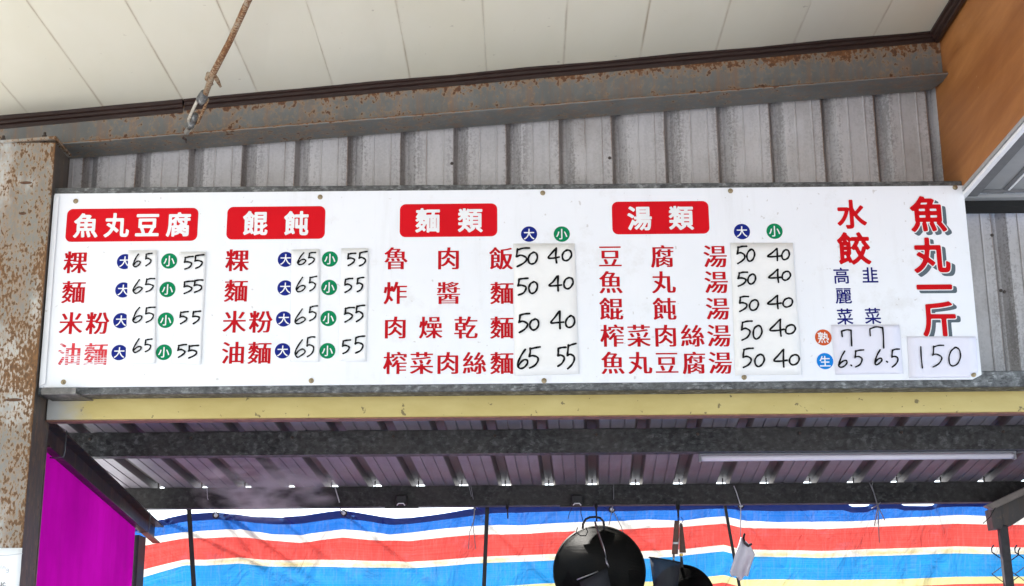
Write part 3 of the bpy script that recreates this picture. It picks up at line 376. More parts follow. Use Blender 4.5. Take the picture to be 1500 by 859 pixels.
G['b','麵'] = [[145,100,137,103,130,110,103,150,99,162,102,175,107,182,115,187,160,207,212,235,231,248,237,257,235,265,228,272,214,282,204,285,195,282,172,266,162,265,152,268,140,277,115,305,107,319,107,329,113,339,156,380,190,420,215,460,223,480,220,484,214,483,167,455,157,451,147,451,133,461,106,490,100,500,100,512,107,525,145,547,154,557,154,562,150,567,115,596,110,604,109,614,113,624,137,652,155,680,166,702,174,729,174,737,170,742,135,748,125,754,120,761,116,777,116,804,119,819,125,829,135,835,147,837,240,838,253,839,261,847,265,876,271,889,282,897,302,899,332,899,347,893,356,879,360,847,365,841,375,838,444,838,474,850,494,852,862,852,879,850,892,842,896,834,899,824,899,789,897,771,889,760,879,755,866,753,757,752,744,751,738,747,734,739,725,697,729,687,739,683,862,681,876,673,883,660,885,637,885,140,883,120,876,107,866,101,854,99,827,98,812,100,804,103,797,110,786,130,775,135,587,136,567,133,562,127,552,108,539,100,525,98,500,99,487,101,480,105,471,115,468,133,467,355,466,375,462,382,457,379,452,372,428,325,391,265,393,252,431,210,438,197,440,187,437,180,424,164,395,140,385,137,375,137,361,145,327,183,322,186,315,186,255,145,219,125,167,102,155,99],
[569,240,575,241,578,245,580,265,580,562,577,575,569,579,562,572,561,555,561,257,563,245],
[673,242,677,241,682,245,684,255,683,277,681,282,677,285,672,282,669,272,669,250],
[778,242,784,242,787,245,789,262,789,559,788,572,781,577,775,572,773,557,773,260,775,248],
[309,329,319,335,330,349,338,365,339,375,332,379,322,380,292,380,280,376,272,367,271,359,272,355,297,334],
[673,390,677,389,682,392,684,402,683,427,681,432,677,434,672,432,669,422,669,397],
[362,472,397,471,405,474,407,480,401,490,382,507,372,514,365,515,359,507,355,482,357,475],
[673,539,677,538,682,542,684,552,683,569,681,575,677,577,672,575,669,565,669,547],
[465,677,474,676,502,682,597,683,612,685,618,690,622,699,629,732,628,744,622,751,609,752,492,752,470,748,462,744,455,737,446,704,450,691]]
G['b','類'] = [[457,104,443,113,408,147,403,155,396,175,387,185,337,226,317,239,309,238,305,235,267,194,232,164,190,137,157,122,143,121,130,127,94,175,92,190,98,202,107,210,137,224,165,241,195,265,223,299,235,327,232,336,224,339,135,341,123,343,113,347,105,357,101,372,101,404,105,422,115,433,130,437,228,438,240,440,245,444,248,452,250,500,248,545,242,555,238,555,230,550,202,524,172,500,160,493,150,491,140,492,128,500,98,532,93,542,91,555,98,567,156,609,181,632,191,647,190,653,182,656,135,658,120,660,110,667,103,677,101,692,101,717,103,729,106,739,113,746,120,750,148,754,152,757,154,761,150,779,123,829,121,839,124,849,133,859,150,868,175,876,190,876,204,866,235,820,242,815,247,827,250,872,257,886,265,891,277,894,322,893,337,887,345,876,348,862,349,814,351,807,355,803,359,806,365,813,391,869,400,877,410,880,422,879,457,869,472,866,849,867,864,866,876,863,888,852,893,832,891,791,887,781,880,775,872,770,856,768,727,767,719,764,715,759,711,747,714,739,724,735,842,734,855,727,862,714,865,690,864,290,859,275,852,266,842,262,814,258,810,252,818,242,876,197,896,177,904,162,904,155,902,147,892,135,856,110,842,106,829,108,751,170,693,212,687,220,683,230,685,255,680,259,664,260,656,258,652,255,652,232,647,220,635,208,602,180,562,152,509,122,474,106],
[490,230,500,231,512,240,521,248,523,255,517,259,497,265,488,275,484,290,482,327,478,337,464,340,390,340,375,339,367,336,367,329,374,322,442,270,482,234],
[592,355,609,353,744,353,751,356,757,359,759,375,756,385,744,390,599,390,589,387,583,377,585,362],
[469,472,474,471,478,472,482,482,482,519,480,526,474,528,467,525,445,502,445,497,451,490],
[592,482,609,481,744,481,751,483,757,487,759,500,756,509,744,515,599,515,589,512,584,502,585,490],
[353,522,359,521,367,525,383,535,386,539,385,545,377,552,365,562,357,564,352,562,349,552,349,529],
[468,607,477,606,482,616,482,644,477,656,467,658,424,657,412,655,408,652,409,647,417,640],
[592,607,609,605,744,606,751,608,757,612,759,624,756,634,744,640,599,640,589,636,584,627,585,614],
[499,734,589,736,599,744,602,757,597,764,589,767,487,768,474,770,460,776,454,775,447,767,445,761,447,757,454,754,474,750,492,737]]
G['b','湯'] = [[694,103,672,106,660,114,653,125,644,157,637,166,632,167,627,164,575,113,559,104,549,105,537,111,502,138,492,152,491,165,497,175,532,207,555,232,579,265,602,302,621,339,619,348,609,353,597,350,589,344,545,277,491,212,447,169,412,140,397,130,382,128,367,136,329,170,324,180,324,192,335,207,371,235,403,262,442,304,461,327,467,339,467,347,460,351,450,349,442,345,390,295,366,275,352,265,343,264,332,266,305,286,297,286,292,283,224,150,211,127,200,116,187,114,172,119,130,149,121,157,117,165,116,177,121,190,163,265,213,365,245,434,252,447,260,453,267,455,275,454,285,451,327,419,335,410,343,395,347,393,357,399,373,414,393,440,398,452,395,457,390,459,337,461,327,464,319,469,314,477,312,487,310,527,307,536,299,534,272,505,260,501,250,502,182,547,110,586,100,599,99,607,101,617,114,637,135,663,147,670,162,670,180,664,214,648,282,607,309,583,314,575,317,557,319,555,387,559,400,562,401,567,392,582,388,599,388,837,392,859,398,866,407,872,432,875,795,875,814,870,822,865,827,856,830,834,830,602,827,585,816,565,819,561,827,559,876,556,886,552,893,547,898,535,899,515,899,487,893,472,886,466,876,462,832,456,552,456,539,454,549,452,834,451,847,449,856,444,864,438,869,430,872,410,856,252,845,192,837,165,831,150,822,137,808,123,797,115,785,109,742,101],
[673,202,724,201,734,204,740,210,750,242,761,327,761,343,754,350,742,351,732,342,704,282,667,218,667,208],
[501,656,702,656,714,658,718,664,714,672,702,675,512,675,502,673,496,670,495,662],
[295,716,282,722,220,768,157,805,145,817,141,829,144,842,167,872,182,886,192,891,204,891,247,872,312,832,339,811,351,799,354,791,355,781,353,771,345,759,317,724,307,717],
[504,767,702,766,712,768,717,775,712,780,702,781,512,781,502,780,497,777,497,771]]
G['b','水'] = [[365,100,352,105,343,115,320,175,319,190,325,201,337,208,422,208,432,212,437,220,437,545,434,595,432,599,430,598,424,589,397,497,368,427,339,370,307,321,268,270,210,211,177,187,167,184,157,184,145,191,101,232,94,245,96,257,105,270,137,295,170,325,199,357,228,397,260,450,282,497,304,555,307,572,303,579,292,582,155,582,133,586,123,595,117,607,116,627,116,664,120,674,127,683,137,688,152,690,375,690,392,687,424,674,432,674,436,680,437,690,438,856,441,879,450,890,462,896,482,897,525,896,535,893,542,887,547,879,549,869,552,677,569,634,587,599,595,589,604,587,619,598,672,656,729,727,744,740,757,741,771,737,812,708,824,694,827,687,826,677,817,660,751,589,667,505,660,497,660,490,664,478,684,453,734,397,764,368,802,338,832,317,890,282,900,270,901,257,895,245,852,192,837,186,827,187,817,192,769,222,737,246,707,272,644,336,606,382,567,437,557,444,552,438,550,424,550,212,545,172,536,145,527,132,515,120,502,113,484,107,432,99]]
G['b','餃'] = [[462,97,450,103,422,137,412,144,402,146,377,139,362,143,353,152,343,177,337,181,332,182,319,179,238,143,170,111,160,108,152,109,145,113,137,121,112,177,112,187,114,195,140,219,146,230,148,242,148,599,143,614,125,626,117,637,93,684,91,694,92,702,103,717,150,754,190,793,224,837,255,886,262,894,272,899,292,897,328,884,339,877,346,866,347,842,352,832,422,767,430,763,437,764,452,776,464,779,585,780,599,782,603,787,603,795,579,842,576,852,578,862,584,872,597,880,629,895,644,898,657,894,670,882,700,834,724,789,729,783,744,780,859,779,875,771,883,757,884,707,881,694,876,687,866,681,856,678,804,677,797,673,795,667,801,656,856,582,889,535,896,519,896,507,892,500,882,490,839,461,829,458,822,460,799,474,791,471,765,404,750,370,729,332,726,319,730,309,742,295,764,273,791,250,832,222,896,186,904,172,901,157,859,107,847,101,832,102,797,117,759,141,703,187,667,223,662,226,654,227,644,221,592,172,549,140,484,102,472,97],
[444,202,452,202,468,210,527,251,568,287,587,309,590,319,588,329,562,378,529,451,525,459,517,461,497,454,484,454,442,484,432,488,426,484,424,474,423,375,420,357,414,346,395,332,391,325,393,315,435,212],
[256,257,267,258,290,266,297,271,302,277,302,287,289,325,285,332,280,334,260,334,252,330,249,325,248,270,251,262],
[656,427,664,432,670,444,704,538,714,546,724,548,742,548,747,555,741,569,692,637,688,650,690,672,687,675,677,677,647,677,640,675,635,672,628,640,583,557,584,549,599,538,606,529,643,440,650,430],
[258,432,272,430,307,431,315,434,318,444,315,451,307,454,262,454,255,452,251,444,251,437],
[427,535,432,533,442,540,484,597,520,656,523,667,519,674,509,677,464,678,440,683,430,678,417,664,414,654,422,627,423,549],
[262,549,305,549,312,552,315,557,311,562,305,564,265,564,257,562,254,557,256,552],
[219,660,228,659,235,663,237,670,232,678,224,679,215,672,213,664],
[355,660,362,659,370,662,372,667,370,672,347,700,339,706,335,707,333,699,341,674,346,664]]
G['b','一'] = [[123,442,107,449,100,462,98,477,98,519,100,535,106,545,115,552,127,555,862,555,876,553,886,548,894,537,897,525,897,477,894,460,890,452,884,446,866,440,147,440]]
G['b','斤'] = [[187,102,175,107,129,140,121,150,118,162,121,175,149,222,171,275,186,322,199,387,211,494,213,559,213,797,214,812,220,823,230,831,242,834,375,843,507,856,637,874,737,895,749,893,758,889,802,849,814,834,817,824,815,814,808,807,799,802,737,787,622,766,500,751,337,737,327,732,323,722,323,624,326,614,335,609,842,608,864,603,876,592,879,575,879,532,875,517,864,507,842,503,680,502,670,501,663,494,660,477,660,147,658,130,653,120,644,113,634,110,582,109,569,111,562,115,555,123,552,130,550,152,550,480,549,490,546,497,539,501,529,503,339,503,326,500,319,490,312,412,298,329,279,257,263,210,240,160,214,115,202,104]]
G['m','高'] = [[172,110,162,115,159,130,159,467,161,480,167,486,182,488,822,488,834,486,841,480,843,464,842,170,834,145,815,127,802,122,777,116,737,113,697,114,690,117,685,123,668,165,670,175,680,181,751,181,757,183,760,187,761,402,760,410,755,414,248,416,240,414,236,404,235,123,232,115,222,110],
[325,157,315,163,311,177,311,370,313,380,319,386,335,388,660,388,672,386,678,380,680,367,680,218,678,208,672,201,660,198,397,198,390,194,387,167,380,158,370,156],
[393,265,597,264,601,267,603,272,602,315,599,319,592,321,395,320,390,317,389,309,389,272],
[265,514,255,520,251,535,251,680,255,691,262,697,734,698,747,696,754,687,755,532,751,520,744,515],
[339,579,662,579,667,580,670,587,670,624,667,631,660,633,343,633,336,629,334,624,334,587],
[140,726,130,732,127,744,127,787,130,794,135,798,147,801,454,802,458,804,459,809,444,856,445,866,450,872,457,875,505,886,515,884,521,876,547,808,555,801,852,800,864,796,870,785,869,737,864,729,854,726]]
G['m','麗'] = [[157,127,113,162,107,172,110,180,129,212,140,238,151,270,163,317,170,372,174,404,174,602,175,609,182,622,175,634,174,642,174,771,175,781,180,789,195,793,467,791,474,786,478,777,479,677,482,674,487,673,512,680,519,677,532,667,535,670,535,680,536,777,539,786,547,791,824,793,834,791,842,787,845,775,845,647,845,637,841,624,844,622,859,618,866,609,868,575,864,562,856,557,849,555,654,555,647,552,646,542,647,535,654,531,824,531,832,529,839,525,843,509,842,382,841,375,836,370,818,365,816,362,823,352,852,326,855,319,855,315,847,307,799,292,717,272,640,257,633,250,633,218,634,210,639,204,662,201,785,201,807,204,813,210,817,222,822,270,827,277,834,278,859,267,882,260,889,255,890,250,887,214,879,185,872,168,858,152,842,142,817,137,632,137,609,140,595,144,577,154,567,167,560,182,556,200,555,352,554,362,549,365,542,366,380,366,372,364,369,357,369,337,375,332,522,331,535,329,539,324,542,317,543,285,539,272,527,266,375,265,370,262,369,257,369,224,370,218,375,214,380,214,517,231,535,231,542,228,545,220,547,180,539,171,522,167,392,150,285,134,275,143,255,180,253,187,258,195,281,210,288,222,291,242,291,357,289,362,285,365,257,366,250,364,247,359,240,312,228,260,203,187,173,135,165,127],
[637,319,656,322,739,342,780,355,794,362,789,365,775,366,640,365,635,362,633,355,633,327],
[256,430,365,429,369,432,370,437,370,462,367,467,359,468,260,467,254,464,251,457,251,437],
[451,430,565,429,569,432,570,437,570,462,567,467,559,468,452,467,447,464,446,457,446,437],
[650,430,759,429,764,432,765,437,764,462,761,467,754,468,652,467,647,464,646,457,646,437],
[258,532,362,531,369,535,370,547,367,554,362,555,262,555,255,552,254,547,255,537],
[451,532,562,531,569,535,570,547,567,554,562,555,454,555,447,552,446,547,447,537],
[246,622,406,622,408,624,403,642,403,722,401,729,397,732,387,733,335,733,328,729,331,722,370,680,378,664,374,656,345,631,337,627,327,633,302,665,267,702,266,712,278,724,279,729,272,733,252,731,248,722,248,642,244,624],
[609,622,773,622,775,624,771,642,771,722,768,729,764,732,754,733,699,733,693,732,690,729,693,724,735,682,744,667,741,660,735,652,709,629,704,627,697,631,676,656,629,700,628,709,642,727,642,730,632,733,614,731,611,722,610,642,606,624],
[160,811,152,815,147,822,147,854,150,866,162,872,477,872,490,869,495,856,494,822,489,814,480,811],
[529,811,522,815,517,822,516,854,520,866,532,872,849,872,862,869,868,856,866,822,861,814,852,811]]
G['m','菜'] = [[470,110,460,115,456,125,456,287,454,295,452,297,447,295,375,238,329,207,242,159,172,130,160,128,152,132,113,182,111,192,117,199,197,227,262,257,343,305,369,325,374,332,372,335,362,336,137,337,130,343,127,355,127,397,133,410,147,413,450,414,455,420,456,460,464,480,459,500,450,525,421,585,421,589,424,594,444,604,447,607,444,609,434,610,335,603,295,603,262,599,258,597,259,595,305,532,326,497,336,470,335,462,329,457,309,448,280,436,272,436,267,440,238,497,194,562,195,569,200,575,235,590,242,597,240,599,228,601,182,599,172,602,167,612,156,656,157,664,162,670,170,673,285,676,335,678,383,684,377,687,337,688,327,692,321,704,320,747,315,752,150,753,137,755,131,761,129,769,129,809,131,819,137,825,147,828,315,829,319,832,321,837,321,869,323,879,329,886,343,888,387,888,397,884,403,872,404,834,407,830,412,829,589,829,595,834,596,872,602,884,612,888,654,888,667,886,676,879,678,869,678,837,680,832,684,829,852,828,864,825,869,822,872,814,872,771,869,760,862,754,690,753,682,751,679,747,678,722,680,717,684,714,692,714,749,725,762,722,808,677,810,667,804,660,797,656,737,644,672,633,589,623,500,616,494,614,492,609,522,552,542,502,542,492,532,477,540,462,541,422,545,414,856,413,866,412,874,407,878,395,878,352,874,343,866,337,629,336,620,335,618,332,623,325,644,309,697,277,754,248,807,227,879,204,886,198,886,190,862,160,846,137,839,133,829,133,797,144,734,172,667,208,622,237,549,295,545,297,542,295,541,287,539,120,535,113,527,110],
[702,430,660,450,655,454,653,462,704,545,744,619,751,625,759,626,817,603,822,597,822,589,775,515,717,434,709,429],
[397,684,414,683,482,688,559,696,592,701,596,707,595,747,592,751,585,753,410,752,404,747,403,704,401,697,393,687]]
G['m','韭'] = [[133,130,123,135,119,147,120,195,123,202,130,208,347,208,355,211,358,220,358,299,357,306,353,309,165,311,153,315,147,322,147,375,150,382,157,387,347,389,355,390,358,400,358,474,355,484,345,486,177,486,170,488,165,492,162,500,161,509,162,549,165,557,173,562,345,563,355,565,358,569,359,577,358,644,356,652,347,656,162,657,155,662,151,674,151,717,157,729,172,733,353,734,357,738,358,744,359,849,362,861,367,866,375,868,422,868,434,866,441,859,444,844,444,220,447,211,460,208,545,209,552,212,553,218,553,844,554,854,557,861,565,866,579,868,619,868,627,866,632,861,636,849,636,744,637,738,640,734,834,733,842,731,849,727,852,717,852,674,849,665,842,660,647,658,640,656,637,653,636,575,640,565,650,563,824,563,832,561,837,556,840,549,840,539,840,500,836,492,829,487,650,486,640,484,636,480,636,472,636,400,637,392,642,389,650,388,844,388,854,382,857,375,858,335,857,325,854,318,849,313,842,311,640,309,637,306,636,299,636,220,637,212,647,208,866,208,874,202,878,190,878,145,872,133,864,130,854,129]]
G['m','大'] = [[167,114,160,119,141,143,118,165,116,170,117,177,127,185,190,217,248,257,301,307,328,339,340,355,373,407,395,454,417,515,427,559,424,564,417,565,140,567,133,572,129,585,129,634,131,642,135,647,150,650,432,650,442,653,445,656,447,674,453,734,457,874,462,881,470,885,519,886,529,885,537,881,542,874,543,866,541,832,541,767,532,660,535,653,545,650,849,650,859,650,866,644,870,632,870,582,866,572,859,567,577,565,569,564,567,559,584,509,611,450,644,392,683,337,724,291,771,250,819,217,872,191,879,184,881,177,879,172,834,115,829,113,822,114,767,145,709,187,656,236,622,277,579,337,544,400,505,487,500,490,496,484,466,407,437,349,403,297,365,251,307,197,260,162,232,144,190,122,175,115]]
G['m','小'] = [[335,116,325,123,319,133,310,160,299,182,299,190,302,195,315,198,442,199,450,201,455,208,456,864,460,874,470,879,529,879,539,874,543,859,543,224,538,177,529,157,521,145,507,135,484,126,452,119,422,116],
[819,284,814,287,809,295,787,375,751,470,730,517,693,592,657,656,658,664,664,670,717,690,727,689,736,680,782,599,825,515,872,402,893,335,895,319,889,309,829,285],
[162,299,108,329,104,335,103,343,149,412,183,482,195,515,220,592,241,680,248,686,255,687,315,677,322,672,326,667,326,654,299,555,268,464,231,385,206,343,177,302,170,298]]
G['m','熟'] = [[177,112,130,132,123,137,121,143,124,150,150,180,173,212,192,248,212,290,211,295,202,307,192,332,188,343,189,349,195,356,202,358,274,359,278,367,278,392,275,397,267,398,137,389,125,390,118,395,114,402,111,432,113,444,118,452,127,455,272,464,278,470,280,497,292,512,289,515,280,515,150,517,143,522,140,529,139,559,141,569,147,575,160,578,437,579,444,577,477,550,481,545,479,537,442,513,370,477,365,472,368,470,375,469,477,476,490,474,497,469,501,460,500,442,495,417,490,413,482,411,387,406,359,401,356,395,355,339,349,325,339,313,329,305,309,299,252,292,248,290,280,275,284,265,280,252,254,200,228,157,193,115,185,111],
[789,113,781,115,777,120,742,187,695,260,693,270,699,278,749,293,757,293,761,290,795,248,837,178,852,147,853,140,851,135,837,127],
[377,114,370,118,364,127,361,182,350,262,355,269,362,273,414,276,422,272,428,260,440,192,445,135,440,125,430,120],
[575,116,569,120,565,127,552,177,523,262,527,270,535,275,582,283,589,281,594,277,606,255,629,195,644,140,642,133,632,127,587,116],
[470,289,427,327,424,332,424,339,430,346,464,373,493,402,515,430,545,480,555,505,559,517,557,522,552,527,487,575,484,579,484,587,510,624,519,631,532,627,569,602,575,600,578,602,580,607,583,629,584,682,577,685,515,686,502,690,496,702,496,742,501,757,497,758,123,759,115,764,111,775,112,807,118,817,130,820,272,822,275,824,276,829,262,856,263,866,267,870,280,876,322,886,329,882,334,876,362,827,367,822,497,819,505,814,508,804,508,775,504,759,577,758,584,761,586,767,586,862,588,874,592,879,599,883,644,883,654,879,660,869,660,769,664,760,674,758,779,758,789,755,795,751,798,737,798,494,804,420,812,383,814,378,818,377,822,385,829,460,832,470,839,473,847,471,883,437,886,414,880,367,872,339,862,317,849,305,832,296,812,296,795,299,785,305,761,325,749,347,736,390,727,444,724,449,717,445,694,414,684,410,673,417,632,461,624,464,619,460,587,402,555,359,512,316,481,292,474,289],
[716,480,722,478,725,484,723,500,723,549,721,567,720,680,717,683,712,685,667,685,661,680,659,662,658,624,649,545,652,539,680,515],
[175,591,165,597,161,609,161,724,164,734,170,741,182,743,452,743,464,741,471,734,473,722,473,609,471,599,464,593,457,591,440,591],
[238,650,387,648,392,650,395,654,396,677,392,683,385,686,242,685,235,682,234,677,234,656]]
G['m','生'] = [[135,124,128,127,123,133,121,150,122,190,127,200,135,203,442,204,451,204,455,210,456,380,455,387,452,391,442,393,228,393,220,396,214,400,211,407,211,417,211,460,215,467,224,473,442,474,452,475,455,480,456,487,456,619,454,629,450,633,442,633,279,632,273,627,240,569,215,532,197,508,187,501,176,505,130,535,124,542,125,552,170,612,211,682,245,764,271,847,277,856,287,859,337,848,347,844,352,837,352,827,342,791,316,722,317,716,322,714,442,713,452,715,456,724,457,862,462,869,470,872,519,872,534,869,540,859,541,724,542,718,545,714,817,713,827,712,834,707,838,694,838,650,834,640,824,634,555,633,547,633,542,629,541,619,541,487,542,480,545,475,555,474,795,473,804,467,807,460,808,417,807,407,804,400,799,396,791,393,555,393,545,391,542,387,541,380,541,214,542,208,552,204,862,203,871,197,875,187,875,140,869,128,862,124,852,123]]
G['w','魚'] = [[162,75,145,81,93,114,79,133,76,152,79,167,87,180,123,213,149,245,184,307,176,352,176,527,170,537,135,552,93,596,83,614,82,637,95,663,177,726,231,779,277,837,326,909,347,921,370,922,442,906,457,894,470,874,477,869,595,869,614,865,662,837,677,817,680,789,661,744,664,735,779,732,799,727,814,717,824,699,828,672,828,355,819,309,879,230,914,175,920,143,916,127,906,114,884,100,837,78,817,76,799,82,780,100,747,155,707,210,670,248,667,240,694,155,693,137,687,123,674,107,656,99,599,86,575,89,562,97,552,113,531,177,496,265,491,287,484,293,478,290,477,282,492,177,494,137,489,117,474,101,450,91,397,84,375,89,357,100,348,113,343,127,335,222,332,240,327,246,319,240,265,150,224,104,192,78]]
G['w','丸'] = [[143,79,122,90,73,143,66,165,69,187,85,207,152,246,208,291,248,339,278,395,270,407,165,472,148,492,143,512,148,532,197,589,190,595,137,600,116,617,106,652,106,694,112,719,127,738,155,748,337,750,344,757,346,767,346,872,357,902,373,914,397,920,447,920,472,915,490,901,498,879,498,764,505,751,697,748,724,740,740,724,748,690,749,250,754,244,764,241,777,244,781,250,787,347,794,367,807,381,824,388,844,387,909,355,927,337,934,309,927,222,911,157,896,133,879,114,862,102,842,95,804,89,722,89,670,96,632,116,618,133,607,152,596,195,592,277,589,287,577,283,535,241,519,235,505,233,480,242,425,292,410,299,402,295,364,238,333,200,270,142,182,86,162,79],
[583,362,589,363,593,375,592,587,579,596,497,594,488,582,468,457],
[319,555,327,557,330,565,332,585,327,593,282,596,265,592,270,582]]
G['w','一'] = [[123,420,97,428,83,444,76,470,76,517,79,542,88,559,103,572,125,577,866,578,889,573,904,565,915,549,920,529,920,472,915,447,899,428,872,419]]
G['w','斤'] = [[182,79,167,86,110,127,100,143,96,162,101,185,129,232,150,280,164,327,177,390,186,457,191,552,191,802,201,837,218,851,240,857,507,879,647,899,739,918,757,916,771,909,824,860,839,839,841,822,837,807,829,794,817,785,757,768,624,744,500,728,362,717,350,712,346,702,346,642,349,635,357,631,847,630,876,624,895,607,903,579,903,532,896,507,882,491,847,481,697,481,684,472,683,145,680,123,673,107,662,96,647,89,585,86,552,94,534,115,528,145,528,460,525,476,509,481,357,481,347,478,341,470,330,380,314,299,299,246,275,180,225,93,204,80]]
# ---------------------------------------------------------------- glyph outlines (strokes of the lettering)
def decode(rings):
    return [[(c[i]/999-.5, c[i+1]/999-.5) for i in range(0, len(c), 2)] for c in rings]
_gm = {}
def glyph_mesh(key):
    """unit-size flat vinyl letter in the XZ plane, facing -Y"""
    if key in _gm: return _gm[key]
    cu = bpy.data.curves.new('letter', 'CURVE'); cu.dimensions = '2D'; cu.fill_mode = 'BOTH'
    for pl in decode(G[key[0], key[1]]):
        sp = cu.splines.new('POLY'); sp.points.add(len(pl)-1); sp.use_cyclic_u = True
        for p, (x, y) in zip(sp.points, pl): p.co = (x, y, 0, 1)
    t = bpy.data.objects.new('t', cu); COL.objects.link(t)
    dg = bpy.context.evaluated_depsgraph_get(); dg.update()
    me = bpy.data.meshes.new_from_object(t.evaluated_get(dg))
    bpy.data.objects.remove(t); bpy.data.curves.remove(cu)
    me.transform(Matrix(((1,0,0,0),(0,0,-1,0),(0,1,0,0),(0,0,0,1))))
    me.update()
    if len(me.polygons) and sum(p.normal.y*p.area for p in me.polygons) > 0: me.flip_normals()
    _gm[key] = me
    return me
# ---------------------------------------------------------------- planes of the place
Y_SIGN = 5.49; Y_WALL = 5.735; Y_COL = 5.455
def roofZ(Y): return 2.7137-.0843*(Y-6.287)
RX = (-4.2, 1.80)
def flZ(x): return lerp(3.762, 4.056, (x+2.133)/3.921)        # lower flange of the rafter
def ceZ(x): return lerp(3.930, 4.279, (x+2.169)/3.965)        # ceiling where it meets the rafter
# ================================================================ ground
b = NB('concrete', .85)
n = b.noise(.8, 8, .6); n2 = b.noise(40, 4)
b.col(b.mix(b.ramp(n, [(.3, 0.0), (.7, 1.0)]), (.35, .355, .355), (.45, .455, .455))); b.bump(n2, .4, .004)
g = MB().add([(-300,-300,0),(300,-300,0),(300,5.4,0),(-300,5.4,0)], [(0,1,2,3)]).build('ground', b.m); tag(g, kind='structure')
g = MB().add([(-300,5.4,.0),(300,5.4,.0),(300,300,.0),(-300,300,.0)], [(0,1,2,3)]).build('ground', b.m); tag(g, kind='structure')
kf = NB('kitchen_tiles', .7); kf.col((.12, .11, .105)); kf.bump(kf.noise(30), .3)
k = MB().box(-1.98, 3.1, 5.5, 7.6, .004, .12).build('kitchen_floor', kf.m); tag(k, kind='structure')
# added right side wall, out of view, keeps light out of the kitchen
pw = plain('grey_cement', (.14, .13, .125), .9)
k = MB().box(3.0, 3.1, 5.8, 8.2, .12, 2.5).build('added_side_wall', pw); tag(k, kind='structure')
# ================================================================ front ceiling of long panels
def ceiling_mat():
    b = NB('ceiling_sheet', .42, 0, .4)
    ti = b.n('ShaderNodeObjectInfo').outputs['Random']
    n = b.noise(1.2, 5, .6, b.map((1, .5, 1)))
    c = b.mix(b.ramp(n, [(.35, 0.0), (.7, 1.0)]), (.69, .655, .52), (.765, .738, .63))
    c = b.mix(b.math('MULTIPLY', ti, .5), c, (.64, .595, .45))
    speck = b.ramp(b.noise(26, 2, .5), [(.74, 0.0), (.78, .5)])
    c = b.mix(speck, c, (.32, .27, .2))
    uv = b.n('ShaderNodeUVMap').outputs[0]
    x = b.xyz(uv)[0]
    e = b.math('ABSOLUTE', b.math('SUBTRACT', x, .5))
    st = b.noise(1, 5, .7, b.map((10, 1.4, 10)))
    edge = b.math('MULTIPLY', b.ramp(e, [(.478, 0.0), (.5, 1.0)]), b.ramp(st, [(.38, 0.0), (.66, .75)]))
    b.col(b.mix(edge, c, (.33, .23, .13)))
    b.bump(b.noise(3, 3, .5, b.map((1, .3, 1))), .25, .01)
    return b.m
CM = ceiling_mat()
ce = bpy.data.objects.new('ceiling', None); COL.objects.link(ce); ce['_o'] = Vector((0,0,0)); tag(ce, kind='structure')
seams = [42, 152, 268, 378, 488, 601, 713, 825, 937, 1048, 1162, 1278]
xs = [P(s, 168-s*.0915, 5.6).x for s in seams]
pit = (xs[-1]-xs[0])/(len(xs)-1)
xs = [xs[0]-pit*k for k in range(7, 0, -1)]+xs+[1.765]
for x0, x1 in zip(xs, xs[1:]):
    m = MB(); g_ = .0003
    ny = 12; vs = []; uv = []
    Ys = [lerp(5.66, -2.4, i/ny) for i in range(ny+1)]
    for i, Y in enumerate(Ys):
        for j, (u, dz) in enumerate(((0, .004), (0, .0006), (.003, 0), (.5, -.003*math.sin(i*1.7+x0*9)), (.997, 0), (1, .0006), (1, .004))):
            x = lerp(x0+g_, x1-g_, u)
            vs.append((x, Y, ceZ(x)+dz)); uv.append((u, i))
    fs = [(i*7+j, i*7+j+1, (i+1)*7+j+1, (i+1)*7+j) for i in range(ny) for j in range(6)]
    m.add(vs, fs); m.uv = uv
    m.build('ceiling_panel', CM, ce)
rf = MB(); rf.hexa([(xs[0],-2.4,ceZ(xs[0])+.02),(1.9,-2.4,ceZ(1.9)+.02),(1.9,5.72,ceZ(1.9)+.02),(xs[0],5.72,ceZ(xs[0])+.02)],
                   [(xs[0],-2.4,ceZ(xs[0])+.10),(1.9,-2.4,ceZ(1.9)+.10),(1.9,5.72,ceZ(1.9)+.10),(xs[0],5.72,ceZ(xs[0])+.10)])
rf.build('ceiling_deck', plain('deck_grey', (.25,.25,.24), .8), ce)
# brown edge trim with a stepped profile, two lengths meeting at the turnbuckle
BR = plain('brown_trim', (.026, .012, .009), .38, 0, .2, 18)
def trim_run(xa, xb, dz, y0=5.6):
    prof = [(y0-.012, .004), (y0-.012, -.014), (y0-.004, -.018), (y0-.004, -.030), (y0+.006, -.034), (y0+.006, -.050), (y0+.03, -.050), (y0+.03, .004)]
    return MB().loft([[(x, y, ceZ(x)+z+dz) for y, z in prof] for x in (xa, xb)])
xj = P(268, 165, 5.6).x
trim_run(-4.2, xj-.003, -.002).build('ceiling_trim', BR, ce)
trim_run(xj+.003, 1.755, .006).build('ceiling_trim', BR, ce)
m = MB(); prof = [(1.728, .006), (1.728, -.014), (1.738, -.018), (1.738, -.034), (1.748, -.038), (1.748, -.052), (1.763, -.052), (1.763, .006)]
m.loft([[(x, y, ceZ(1.75)+z) for x, z in prof] for y in (-2.4, 5.598)]); m.build('ceiling_trim', BR, ce)
